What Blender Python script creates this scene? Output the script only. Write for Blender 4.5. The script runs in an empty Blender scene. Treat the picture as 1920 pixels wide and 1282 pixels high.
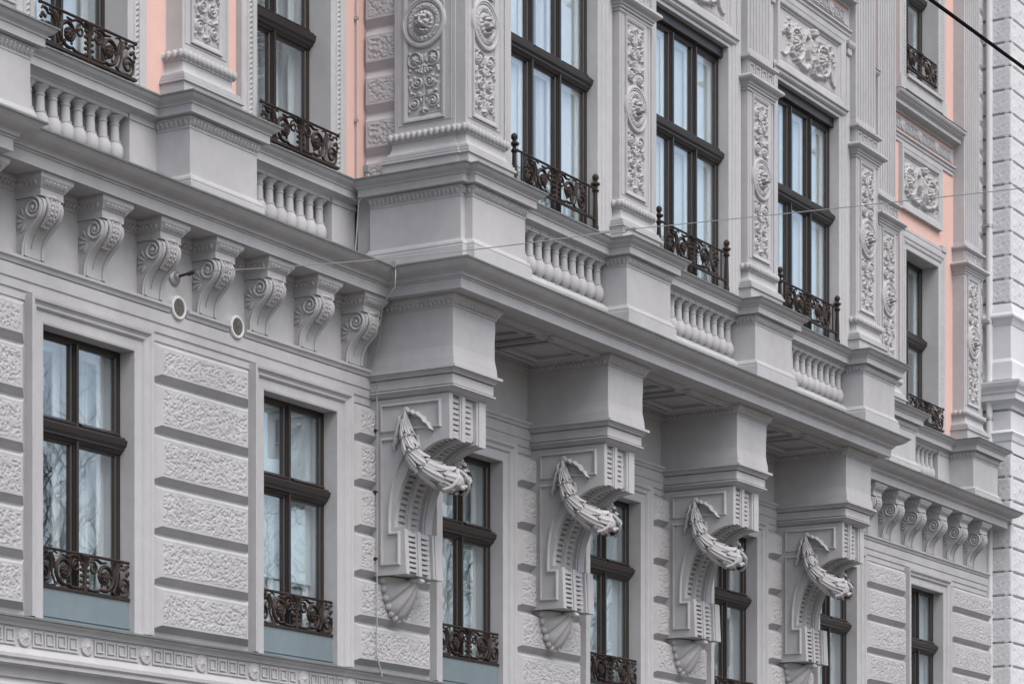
import bpy, math, random
import numpy as np
from mathutils import Vector
R = math.radians
rnd = random.Random(7)
scn = bpy.context.scene
COL = scn.collection

# ---------------------------------------------------------------- camera
F, VX, HY, D, EYE = 5200.0, 4020.0, 1785.0, 15.0, 1.7
PHI = math.atan((VX - 960) / F)
cam = bpy.data.cameras.new('camera')
camo = bpy.data.objects.new('camera', cam); COL.objects.link(camo)
cam.sensor_width = 36.0; cam.sensor_fit = 'HORIZONTAL'
cam.lens = F / 1920 * 36.0
cam.shift_y = (HY - 641) / 1920.0
cam.clip_start = 0.5; cam.clip_end = 3000
camo.location = (0, -D, EYE)
camo.rotation_euler = (R(90), 0, -(math.pi / 2 - PHI))
scn.camera = camo

# ---------------------------------------------------------------- sky, sun, exposure
world = bpy.data.worlds.new('World'); scn.world = world; world.use_nodes = True
wn, wl = world.node_tree.nodes, world.node_tree.links
wn.clear()
SUN_EL, SUN_AZ = 54.0, -111.0           # azimuth of the sun in the xy plane, degrees from +x
sky = wn.new('ShaderNodeTexSky'); sky.sky_type = 'NISHITA'; sky.sun_disc = False
sky.sun_elevation = R(SUN_EL); sky.sun_rotation = R(90 - SUN_AZ)
sky.air_density = 1.0; sky.dust_density = 4.0; sky.ozone_density = 1.0
hs = wn.new('ShaderNodeHueSaturation'); hs.inputs['Saturation'].default_value = 0.72
bg = wn.new('ShaderNodeBackground'); bg.inputs['Strength'].default_value = 0.15
wo = wn.new('ShaderNodeOutputWorld')
wl.new(sky.outputs[0], hs.inputs['Color']); wl.new(hs.outputs[0], bg.inputs['Color']); wl.new(bg.outputs[0], wo.inputs[0])
sun = bpy.data.lights.new('sun', 'SUN'); sun.energy = 1.0; sun.angle = R(45); sun.color = (1.0, 0.985, 0.96)
suno = bpy.data.objects.new('sun', sun); COL.objects.link(suno)
sd = Vector((math.cos(R(SUN_EL)) * math.cos(R(SUN_AZ)), math.cos(R(SUN_EL)) * math.sin(R(SUN_AZ)), math.sin(R(SUN_EL))))
suno.rotation_euler = sd.to_track_quat('Z', 'Y').to_euler()
suno.location = (20, -20, 40)
scn.view_settings.view_transform = 'Standard'; scn.view_settings.look = 'None'
scn.view_settings.gamma = 1; scn.view_settings.exposure = 0.5
scn.view_settings.use_curve_mapping = False
scn.cycles.max_bounces = 8; scn.cycles.transparent_max_bounces = 16

# ---------------------------------------------------------------- materials
def nodes(m):
    return m.node_tree.nodes, m.node_tree.links
def principled(name, col, rough=0.8, metal=0.0, spec=0.3):
    m = bpy.data.materials.new(name); m.use_nodes = True
    b = m.node_tree.nodes['Principled BSDF']
    b.inputs['Base Color'].default_value = (*col, 1); b.inputs['Roughness'].default_value = rough
    b.inputs['Metallic'].default_value = metal; b.inputs['Specular IOR Level'].default_value = spec
    return m, b
def stucco(name, col, var=0.10, bump=0.15, scale=60, rough=0.88, big=0.0):
    m, b = principled(name, col, rough, 0, 0.2)
    n, l = nodes(m)
    tc = n.new('ShaderNodeNewGeometry')
    n1 = n.new('ShaderNodeTexNoise'); n1.inputs['Scale'].default_value = 1.1; n1.inputs['Detail'].default_value = 5
    mp = n.new('ShaderNodeMapping'); mp.inputs['Scale'].default_value = (1.6, 1.6, 0.5)
    l.new(tc.outputs['Position'], mp.inputs[0]); l.new(mp.outputs[0], n1.inputs['Vector'])
    n3 = n.new('ShaderNodeTexNoise'); n3.inputs['Scale'].default_value = 9; n3.inputs['Detail'].default_value = 6
    l.new(tc.outputs['Position'], n3.inputs['Vector'])
    ad = n.new('ShaderNodeMath'); ad.operation = 'ADD'; l.new(n1.outputs[0], ad.inputs[0])
    ml = n.new('ShaderNodeMath'); ml.operation = 'MULTIPLY'; ml.inputs[1].default_value = 0.5
    l.new(n3.outputs[0], ml.inputs[0]); l.new(ml.outputs[0], ad.inputs[1])
    cr = n.new('ShaderNodeValToRGB')
    cr.color_ramp.elements[0].position = 0.5; cr.color_ramp.elements[1].position = 1.0
    cr.color_ramp.elements[0].color = (*[c * (1 - var) for c in col], 1)
    cr.color_ramp.elements[1].color = (*[min(1, c * (1 + var)) for c in col], 1)
    l.new(ad.outputs[0], cr.inputs[0]); l.new(cr.outputs[0], b.inputs['Base Color'])
    n2 = n.new('ShaderNodeTexNoise'); n2.inputs['Scale'].default_value = scale; n2.inputs['Detail'].default_value = 3
    l.new(tc.outputs['Position'], n2.inputs['Vector'])
    bp = n.new('ShaderNodeBump'); bp.inputs['Strength'].default_value = bump; bp.inputs['Distance'].default_value = 0.01
    l.new(n2.outputs[0], bp.inputs['Height']); l.new(bp.outputs[0], b.inputs['Normal'])
    return m
M = {}
M['stucco'] = stucco('grey_stucco', (0.432, 0.433, 0.45), 0.10, 0.12)
M['rough'] = stucco('rough_stucco', (0.445, 0.446, 0.46), 0.09, 0.4, 120)
M['orn'] = stucco('ornament_plaster', (0.432, 0.43, 0.443), 0.08, 0.10, 80)
M['pink'] = stucco('pink_stucco', (0.66, 0.45, 0.405), 0.06, 0.12)
M['white'] = stucco('white_stucco', (0.60, 0.615, 0.64), 0.05, 0.15)
M['whiterough'] = stucco('white_rough_stucco', (0.62, 0.635, 0.66), 0.06, 0.6, 80)
M['frame'] = principled('brown_frame_paint', (0.030, 0.024, 0.023), 0.33, 0, 0.5)[0]
M['iron'] = stucco('wrought_iron', (0.036, 0.026, 0.023), 0.35, 0.3, 120, 0.5)
M['zinc'] = stucco('zinc_flashing', (0.17, 0.185, 0.185), 0.25, 0.2, 50, 0.5)
M['tin'] = stucco('blue_tin', (0.175, 0.22, 0.245), 0.10, 0.05, 20, 0.5)
M['inner'] = principled('inner_white_paint', (0.90, 0.93, 0.95), 0.5)[0]
M['curtain'] = principled('curtain_fabric', (0.84, 0.88, 0.90), 0.9)[0]
M['sheer'] = principled('sheer_fabric', (0.80, 0.85, 0.88), 0.9)[0]
M['blind'] = principled('roller_blind', (0.72, 0.80, 0.84), 0.8)[0]
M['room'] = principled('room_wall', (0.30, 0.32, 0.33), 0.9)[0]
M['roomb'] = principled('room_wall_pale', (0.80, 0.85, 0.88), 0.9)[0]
M['cable'] = principled('black_rubber', (0.008, 0.008, 0.010), 0.9, 0, 0.1)[0]
M['steel'] = principled('galvanised_steel', (0.42, 0.43, 0.44), 0.45, 0.6)[0]
M['ventw'] = principled('vent_plastic', (0.62, 0.64, 0.63), 0.5)[0]
M['dark'] = principled('vent_dark', (0.02, 0.018, 0.016), 0.9)[0]
M['asphalt'] = stucco('asphalt', (0.075, 0.07, 0.065), 0.2, 0.4, 90, 0.9)
M['paving'] = stucco('paving_concrete', (0.19, 0.17, 0.145), 0.15, 0.3, 40, 0.9)
M['kerb'] = stucco('kerb_granite', (0.30, 0.29, 0.28), 0.15, 0.3, 60, 0.8)
M['bark'] = stucco('bark', (0.055, 0.045, 0.035), 0.3, 0.8, 30, 0.95)
def glass():
    m = bpy.data.materials.new('window_glass'); m.use_nodes = True
    n, l = nodes(m); n.clear()
    o = n.new('ShaderNodeOutputMaterial'); mx = n.new('ShaderNodeMixShader')
    t = n.new('ShaderNodeBsdfTransparent'); t.inputs[0].default_value = (0.96, 0.98, 0.985, 1)
    g = n.new('ShaderNodeBsdfGlossy'); g.inputs['Roughness'].default_value = 0.012; g.inputs[0].default_value = (0.92, 0.97, 1, 1)
    lwn = n.new('ShaderNodeLayerWeight'); pw_ = n.new('ShaderNodeMath'); pw_.operation = 'POWER'; pw_.inputs[1].default_value = 4.0
    f = n.new('ShaderNodeMath'); f.operation = 'MULTIPLY_ADD'; f.inputs[1].default_value = 0.88; f.inputs[2].default_value = 0.22; f.use_clamp = True
    l.new(lwn.outputs['Facing'], pw_.inputs[0]); l.new(pw_.outputs[0], f.inputs[0])
    tc = n.new('ShaderNodeNewGeometry'); nz = n.new('ShaderNodeTexNoise'); nz.inputs['Scale'].default_value = 2.2
    l.new(tc.outputs['Position'], nz.inputs['Vector'])
    bp = n.new('ShaderNodeBump'); bp.inputs['Strength'].default_value = 0.035; bp.inputs['Distance'].default_value = 0.02
    l.new(nz.outputs[0], bp.inputs['Height']); l.new(bp.outputs[0], g.inputs['Normal'])
    l.new(f.outputs[0], mx.inputs[0]); l.new(t.outputs[0], mx.inputs[1]); l.new(g.outputs[0], mx.inputs[2]); l.new(mx.outputs[0], o.inputs[0])
    return m
M['glass'] = glass()

# ---------------------------------------------------------------- mesh helpers
HOR = lambda a, b, h: (a, b, h)
def WALL(y0): return lambda a, b, h: (a, y0 - h, b)            # a = x, b = z, h out of the wall
def SIDE(x0): return lambda a, b, h: (x0 - h, -a, b)           # face looking to -x, a = -y
class MB:
    def __init__(s): s.v = []; s.f = []; s.m = []; s.cur = 0
    def add(s, vs, fs):
        o = len(s.v); s.v.extend(vs); s.f.extend([tuple(i + o for i in f) for f in fs]); s.m.extend([s.cur] * len(fs)); return s
    def box(s, x0, x1, y0, y1, z0, z1):
        return s.add([(x0, y0, z0), (x1, y0, z0), (x1, y1, z0), (x0, y1, z0), (x0, y0, z1), (x1, y0, z1), (x1, y1, z1), (x0, y1, z1)],
                     [(0, 3, 2, 1), (4, 5, 6, 7), (0, 1, 5, 4), (1, 2, 6, 5), (2, 3, 7, 6), (3, 0, 4, 7)])
    def sweep(s, prof, path, mp=HOR, closed=False, cap=True):
        P = [np.array(p, float) for p in path]; n = len(P); k = len(prof)
        segs = []
        for i in range(n if closed else n - 1):
            d = P[(i + 1) % n] - P[i]; d = d / np.linalg.norm(d); segs.append(np.array((d[1], -d[0])))
        vs = []
        for i in range(n):
            if closed: a, b = segs[i - 1], segs[i]
            else: a, b = segs[max(0, i - 1)], segs[min(i, n - 2)]
            mt = (a + b) / (1 + a.dot(b))
            for o, h in prof:
                q = P[i] + mt * o; vs.append(mp(q[0], q[1], h))
        fs = []
        for i in range(n if closed else n - 1):
            j = (i + 1) % n
            for q in range(k):
                r = (q + 1) % k; fs.append((i * k + q, j * k + q, j * k + r, i * k + r))
        if cap and not closed:
            fs.append(tuple(range(k - 1, -1, -1))); fs.append(tuple((n - 1) * k + q for q in range(k)))
        return s.add(vs, fs)
    def prism(s, poly, x0, x1, mp):                            # poly of (a, b), extruded in h from x0 to x1
        k = len(poly)
        vs = [mp(a, b, x0) for a, b in poly] + [mp(a, b, x1) for a, b in poly]
        fs = [(i, (i + 1) % k, k + (i + 1) % k, k + i) for i in range(k)] + [tuple(range(k - 1, -1, -1)), tuple(range(k, 2 * k))]
        return s.add(vs, fs)
    def lathe(s, prof, c, seg=14, axis='z', cap=True):
        vs, fs = [], []
        for r, h in prof:
            for i in range(seg):
                t = 2 * math.pi * i / seg
                if axis == 'z': vs.append((c[0] + r * math.cos(t), c[1] + r * math.sin(t), c[2] + h))
                elif axis == 'y': vs.append((c[0] + r * math.cos(t), c[1] - h, c[2] + r * math.sin(t)))
                else: vs.append((c[0] - h, c[1] + r * math.cos(t), c[2] + r * math.sin(t)))
        for j in range(len(prof) - 1):
            for i in range(seg):
                i2 = (i + 1) % seg; fs.append((j * seg + i, j * seg + i2, (j + 1) * seg + i2, (j + 1) * seg + i))
        if cap: fs.append(tuple(range(seg - 1, -1, -1))); fs.append(tuple((len(prof) - 1) * seg + i for i in range(seg)))
        return s.add(vs, fs)
    def tube(s, pts, rad, seg=6, flat=1.0, up=(0, 0, 1)):
        P = [np.array(p, float) for p in pts]; n = len(P)
        if not hasattr(rad, '__len__'): rad = [rad] * n
        vs, fs = [], []; u = None
        for i in range(n):
            t = P[min(i + 1, n - 1)] - P[max(i - 1, 0)]; t = t / (np.linalg.norm(t) + 1e-9)
            if u is None:
                u = np.cross(t, np.array(up, float))
                if np.linalg.norm(u) < 1e-3: u = np.cross(t, np.array((1., 0, 0)))
            u = u - t * u.dot(t); u /= np.linalg.norm(u) + 1e-9; w = np.cross(t, u)
            for j in range(seg):
                a = 2 * math.pi * j / seg
                vs.append(tuple(P[i] + rad[i] * (u * math.cos(a) + w * math.sin(a) * flat)))
        for i in range(n - 1):
            for j in range(seg):
                k = (j + 1) % seg; fs.append((i * seg + j, i * seg + k, (i + 1) * seg + k, (i + 1) * seg + j))
        fs.append(tuple(range(seg - 1, -1, -1))); fs.append(tuple((n - 1) * seg + j for j in range(seg)))
        return s.add(vs, fs)
    def ball(s, c, rx, ry=None, rz=None, seg=8, rings=5, rot=None):
        ry = ry or rx; rz = rz or rx; vs = []; fs = []
        def put(p):
            if rot is not None: p = rot @ Vector(p)
            vs.append((c[0] + p[0], c[1] + p[1], c[2] + p[2]))
        put((0, 0, -rz))
        for i in range(1, rings):
            t = -math.pi / 2 + math.pi * i / rings
            for j in range(seg):
                a = 2 * math.pi * j / seg; put((rx * math.cos(t) * math.cos(a), ry * math.cos(t) * math.sin(a), rz * math.sin(t)))
        put((0, 0, rz)); e = len(vs) - 1
        for j in range(seg):
            k = (j + 1) % seg; fs.append((0, 1 + k, 1 + j)); fs.append((e, 1 + (rings - 2) * seg + j, 1 + (rings - 2) * seg + k))
            for i in range(rings - 2):
                fs.append((1 + i * seg + j, 1 + i * seg + k, 1 + (i + 1) * seg + k, 1 + (i + 1) * seg + j))
        return s.add(vs, fs)
    def frame(s, x0, x1, z0, z1, prof, mp, full=False):        # prof (d outwards from the opening, h out of the wall)
        pr = [(-d, h) for d, h in prof]
        if full: return s.sweep(pr, [(x0, z0), (x0, z1), (x1, z1), (x1, z0)], mp, closed=True)
        return s.sweep(pr, [(x0, z0), (x0, z1), (x1, z1), (x1, z0)], mp)
    def mesh(s, name, mats, smooth=None):
        me = bpy.data.meshes.new(name); me.from_pydata(s.v, [], s.f)
        for m in (mats if isinstance(mats, (list, tuple)) else [mats]): me.materials.append(M[m])
        if max(s.m or [0]) > 0: me.polygons.foreach_set('material_index', s.m)
        if smooth:
            me.polygons.foreach_set('use_smooth', [True] * len(me.polygons)); me.set_sharp_from_angle(angle=R(smooth))
        me.update(); return me
def link(name, data, parent=None, loc=None, rot=None, scale=None):
    o = bpy.data.objects.new(name, data); COL.objects.link(o)
    if parent is not None: o.parent = parent
    if loc: o.location = loc
    if rot: o.rotation_euler = rot
    if scale: o.scale = scale
    return o
def part(name, mb, mat, parent, smooth=None, loc=None, rot=None):
    return link(name, mb.mesh(name, mat, smooth) if isinstance(mb, MB) else mb, parent, loc, rot)
SMALL = {'egg_and_dart', 'flute_bar', 'leaf_moulding', 'bead', 'key_panel'}
def sub(nm, d, o, loc=None):
    p = link(nm, d, o, loc)
    if nm in SMALL: p['kind'] = 'stuff'
    return p
def tag(o, label, cat=None, group=None, kind=None):
    if label: o['label'] = label
    if cat: o['category'] = cat
    if group: o['group'] = group
    if kind: o['kind'] = kind
    return o
def thing(name, label, cat, loc=(0, 0, 0), rotz=0, group=None):
    return tag(link(name, None, None, loc, (0, 0, rotz)), label, cat, group)

# ---------------------------------------------------------------- carved relief as a height field
def spiral(cx, cz, r0, r1, a0, turns, n=26):
    return [(cx + (r0 + (r1 - r0) * (i / n)) * math.cos(a0 + turns * 2 * math.pi * i / n),
             cz + (r0 + (r1 - r0) * (i / n)) * math.sin(a0 + turns * 2 * math.pi * i / n)) for i in range(n + 1)]
class HF:
    def __init__(s, w, h, nx, nz):
        s.w, s.h = w, h
        s.X, s.Z = np.meshgrid(np.linspace(-w / 2, w / 2, nx), np.linspace(0, h, nz)); s.H = np.zeros_like(s.X); s.mir = False
    def xs(s): return np.abs(s.X) if s.mir else s.X
    def up(s, h): s.H = np.maximum(s.H, h)
    def stroke(s, pts, r, ht):
        X, Z = s.xs(), s.Z; n = len(pts)
        if not hasattr(r, '__len__'): r = [r, r]
        for i in range(n - 1):
            (ax, az), (bx, bz) = pts[i], pts[i + 1]; dx, dz = bx - ax, bz - az; L = dx * dx + dz * dz + 1e-12
            t = np.clip(((X - ax) * dx + (Z - az) * dz) / L, 0, 1)
            d2 = (X - ax - t * dx) ** 2 + (Z - az - t * dz) ** 2
            f = (i + t) / max(1, n - 1); rr = r[0] + (r[1] - r[0]) * f
            s.up(ht * np.sqrt(np.clip(1 - d2 / rr ** 2, 0, 1)) * np.clip(rr / max(r), .55, 1))
    def blob(s, cx, cz, rx, rz, ht, rot=0, vein=0):
        X, Z = s.xs() - cx, s.Z - cz; c, q = math.cos(rot), math.sin(rot)
        a = (X * c + Z * q) / rx; b = (-X * q + Z * c) / rz
        e = np.sqrt(np.clip(1 - a * a - b * b, 0, 1)) * ht
        if vein: e = e * (1 - vein * np.exp(-(a / .18) ** 2))
        s.up(e)
    def pit(s, cx, cz, rx, rz, dep):
        X, Z = s.xs() - cx, s.Z - cz
        s.H = np.maximum(0, s.H - dep * np.exp(-((X / rx) ** 2 + (Z / rz) ** 2) * 1.6))
    def flower(s, cx, cz, r, ht, n=6, ph=0):
        X, Z = s.xs() - cx, s.Z - cz; rr = np.hypot(X, Z); th = np.arctan2(Z, X)
        pr = r * (.72 + .28 * np.abs(np.cos(n * th / 2 + ph)))
        q = np.clip(rr / pr, 0, 1)
        s.up(np.where(q < 1, ht * np.sqrt(1 - q ** 2) * (.5 + .5 * np.abs(np.cos(n * th / 2 + ph)) ** .5), 0))
        s.up(ht * 1.15 * np.sqrt(np.clip(1 - (rr / (.3 * r)) ** 2, 0, 1)))
    def mesh(s, name, mat, mask=None, base=0.02):
        nz, nx = s.X.shape; H = s.H.copy()
        edge = np.zeros_like(H, bool); edge[0, :] = edge[-1, :] = True; edge[:, 0] = edge[:, -1] = True
        H[edge] = -base
        if mask is not None: H = np.where(mask, H, -base)
        v = np.stack([s.X.ravel(), -H.ravel(), s.Z.ravel()], 1)
        idx = np.arange(nx * nz).reshape(nz, nx)
        q = np.stack([idx[:-1, :-1].ravel(), idx[:-1, 1:].ravel(), idx[1:, 1:].ravel(), idx[1:, :-1].ravel()], 1)
        if mask is not None:
            mk = mask.ravel(); q = q[mk[q].any(1)]
        me = bpy.data.meshes.new(name); me.from_pydata(v.tolist(), [], q.tolist()); me.materials.append(M[mat])
        me.polygons.foreach_set('use_smooth', [True] * len(me.polygons)); me.update(); return me
def vnoise(nx, nz, cells, rs):
    g = rs.rand(int(cells[1]) + 3, int(cells[0]) + 3)
    x = np.linspace(0, cells[0], nx); z = np.linspace(0, cells[1], nz)
    X, Z = np.meshgrid(x, z); i, j = X.astype(int), Z.astype(int); fx, fz = X - i, Z - j
    fx = fx * fx * (3 - 2 * fx); fz = fz * fz * (3 - 2 * fz)
    return (g[j, i] * (1 - fx) + g[j, i + 1] * fx) * (1 - fz) + (g[j + 1, i] * (1 - fx) + g[j + 1, i + 1] * fx) * fz

# ---------------------------------------------------------------- layout constants (metres)
XC, PT = 27.77, 3.123
WX = {k: XC + PT * k for k in range(-3, 4)}                     # window axes
PX_ = {k: XC + PT * (k + .5) for k in range(-4, 4)}             # pier axes, k = -2..1 carry the bay
X0, XE = 13.0, 39.68                                            # ends of the facade that is built
ZT = 17.2
BL, BR = 22.71, 2 * XC - 22.71                                  # pier outer faces of the bay
YP = 0.10                                                       # pink upper wall plane
YB = -1.0                                                       # bay front wall plane
HW = 0.61                                                       # half width of a wing window

house = thing('townhouse', 'pale grey stucco townhouse with pink upper walls and a projecting bay', 'building', (22, 0, 0))
house.location = (0, 0, 0)

# ================================================================ SETTING: ground
def struct(name, mb, mat):
    return tag(part(name, mb, mat, None), None, kind='structure')
g = MB(); g.add([(-600, -600, 0), (900, -600, 0), (900, 600, 0), (-600, 600, 0)], [(0, 1, 2, 3)]); struct('ground', g, 'paving')
g = MB(); g.box(-200, 300, -16.6, -3.2, -0.2, 0.004); struct('road', g, 'asphalt')
g = MB(); g.box(-200, 300, -3.2, -3.04, -0.2, 0.13); g.box(-200, 300, -16.76, -16.6, -0.2, 0.13); struct('kerb', g, 'kerb')
g = MB(); g.box(-200, 300, -3.04, 0.3, -0.2, 0.125); struct('pavement', g, 'paving')

# ================================================================ LOWER WALL
def wall_with_holes(mb, x0, x1, z0, z1, holes, y0, y1):
    xs = sorted({x0, x1, *[h[0] for h in holes], *[h[1] for h in holes]})
    for a, b in zip(xs[:-1], xs[1:]):
        hs_ = sorted([h for h in holes if h[0] <= a + 1e-6 and h[1] >= b - 1e-6], key=lambda h: h[2])
        z = z0
        for h in hs_:
            if h[2] > z: mb.box(a, b, y0, y1, z, h[2])
            z = h[3]
        if z < z1: mb.box(a, b, y0, y1, z, z1)
ZS, ZH = 4.47, 6.90                                              # lower window opening
lw = MB()
wall_with_holes(lw, X0, XE, 0, 8.02, [(WX[k] - HW, WX[k] + HW, ZS, ZH) for k in WX], 0.0, 0.5)
lower_wall = part('lower_wall', lw, 'stucco', house)

# string course with the key pattern
sc = MB()
sc.sweep([(-.05, 3.95), (.02, 3.95), (.03, 4.03), (.11, 4.05), (.11, 4.08), (.13, 4.10), (.13, 4.13), (.02, 4.20), (.02, 4.365), (.04, 4.37), (.05, 4.40), (.10, 4.415), (.10, 4.435), (-.05, 4.45)], [(X0, 0), (XE, 0)])
string_course = part('string_course', sc, 'stucco', house)
fl = MB(); fl.sweep([(-.06, 4.452), (.112, 4.437), (.112, 4.428), (.118, 4.428), (.118, 4.445), (-.06, 4.47)], [(X0, 0), (XE, 0)])
part('flashing', fl, 'zinc', string_course)
def key_mesh(w, h, t, d):
    m = MB(); b = t
    def bar(x0, x1, z0, z1): m.box(x0, x1, -d, 0.004, z0, z1)
    bar(-w / 2, -w / 2 + b, 0, h); bar(-w / 2 + b, w / 2 - b * 1.2, h - b, h); bar(w / 2 - b * 2.2, w / 2 - b * 1.2, b * 2, h - b)
    bar(-w / 2 + 2.2 * b, w / 2 - b * 2.2, b * 2, b * 3); bar(-w / 2 + 2.2 * b, -w / 2 + 3.2 * b, b * 3, h - b * 2.2); bar(-w / 2 + b, w / 2, 0, b)
    return m
KEY = key_mesh(.145, .135, .0155, .012).mesh('key', 'stucco')
def rosette_mesh(r, d, n=8):
    f = HF(2 * r * 1.05, 2 * r * 1.05, 25, 25); c = r * 1.05
    f.up(d * .5 * (np.hypot(f.X, f.Z - c) < r)); f.flower(0, c, r, d * .8, n); f.flower(0, c, r * .5, d * 1.1, 5, .4)
    return f.mesh('rosette', 'orn', np.hypot(f.X, f.Z - c) < r * 1.02)
ROS = rosette_mesh(.078, .035)
i = 0; x = 17.56 - .80 * 2
while x < 24.5:
    link('rosette', ROS, string_course, (x, -.022, 4.283 - .082))
    for q in range(4): link('key', KEY, string_course, (x + .175 + .15 * q, -.022, 4.213))
    x += .80

# bands under the frieze
bd = MB()
bd.sweep([(-.1, 7.05), (.012, 7.05), (.012, 7.115), (.026, 7.123), (.026, 7.195), (.038, 7.205), (.038, 7.305), (.03, 7.318), (-.1, 7.32)],
         [(X0, 0), (XE - .15, 0)])
for a_, b_ in ((X0, 19.60 - .115), (19.60 + .125, 20.47 - .115), (20.47 + .125, XE - .15)):
    bd.sweep([(-.1, 7.3195), (.045, 7.3195), (.055, 7.345), (.075, 7.362), (.075, 7.385), (-.1, 7.397)], [(a_, 0), (b_, 0)])
bd.sweep([(-.1, 7.3195), (.004, 7.3195), (.004, 7.397), (-.1, 7.397)], [(19.48, 0), (20.60, 0)])
part('frieze_band', bd, 'stucco', house)

# rusticated stones
ROWS = [4.50, 4.925, 5.365, 5.80, 6.245, 6.69, 7.04]
rs = np.random.RandomState(3)
STONES = {}
def stone_mesh(w, h, ext=.082, bx=.11, bz=.052, variant=0, mats=('stucco', 'rough'), amp=.0075, cell=.007, rim=.022):
    key = (round(w, 3), round(h, 3), variant, mats, round(bx, 3))
    if key in STONES: return STONES[key]
    m = MB(); bx = min(bx, w * .3)
    o = [(-w / 2, 0, 0), (w / 2, 0, 0), (w / 2, 0, h), (-w / 2, 0, h)]
    a = [(-w / 2 + bx, -ext, bz), (w / 2 - bx, -ext, bz), (w / 2 - bx, -ext, h - bz), (-w / 2 + bx, -ext, h - bz)]
    bxx, bzz = bx + rim, bz + rim
    c = [(-w / 2 + bxx, -ext, bzz), (w / 2 - bxx, -ext, bzz), (w / 2 - bxx, -ext, h - bzz), (-w / 2 + bxx, -ext, h - bzz)]
    bk = [(x_, .05, z_) for x_, _, z_ in o]
    m.add(bk + o + a + c, [(q + l * 4, (q + 1) % 4 + l * 4, (q + 1) % 4 + l * 4 + 4, q + l * 4 + 4) for l in range(3) for q in range(4)])
    m.cur = 1
    W, H_ = w - 2 * bxx, h - 2 * bzz; nx, nz = max(4, int(W / cell)), max(4, int(H_ / cell))
    n1 = vnoise(nx, nz, (W / .026, H_ / .017), rs); n2 = vnoise(nx, nz, (W / .0155, H_ / .0115), rs)
    n2 = n2 * .6 + .4 * rs.rand(nz, nx)
    hh = (np.clip((n1 * .5 + n2 * .65) - .36, 0, .24) / .24 - .75) * amp * 1.5 + vnoise(nx, nz, (W / .2, H_ / .1), rs) * amp * .4
    hh[0, :] = hh[-1, :] = 0; hh[:, 0] = hh[:, -1] = 0
    X, Z = np.meshgrid(np.linspace(-W / 2, W / 2, nx), np.linspace(bzz, h - bzz, nz))
    idx = np.arange(nx * nz).reshape(nz, nx)
    q = np.stack([idx[:-1, :-1].ravel(), idx[:-1, 1:].ravel(), idx[1:, 1:].ravel(), idx[1:, :-1].ravel()], 1)
    m.add(np.stack([X.ravel(), -ext - hh.ravel(), Z.ravel()], 1).tolist(), [tuple(t) for t in q.tolist()])
    me = m.mesh('stone', list(mats)); sm = [i_ > 11 for i_ in range(len(me.polygons))]
    me.polygons.foreach_set('use_smooth', sm); STONES[key] = me; return me
AO = .20                                                          # architrave width
cuts = [X0 + .02]
for k in sorted(WX): cuts += [WX[k] - HW - AO - .004, WX[k] + HW + AO + .004]
cuts += [XE - .02]
for s in range(0, len(cuts), 2):
    a, b = cuts[s], cuts[s + 1]; w = round(b - a, 2)
    if b < 16.5: a = b - 1.5; w = 1.5
    for r in range(6):
        h = round(ROWS[r + 1] - ROWS[r] - .012, 3)
        link('stone', stone_mesh(w, h, variant=(r + s // 2) % 2, bx=.112), lower_wall, ((a + b) / 2, .0, ROWS[r] + .006))
for q in range(10):
    link('stone', stone_mesh(1.2, .42, variant=q % 2), lower_wall, (16.2 + q * 1.215, .0, 3.51))

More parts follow.
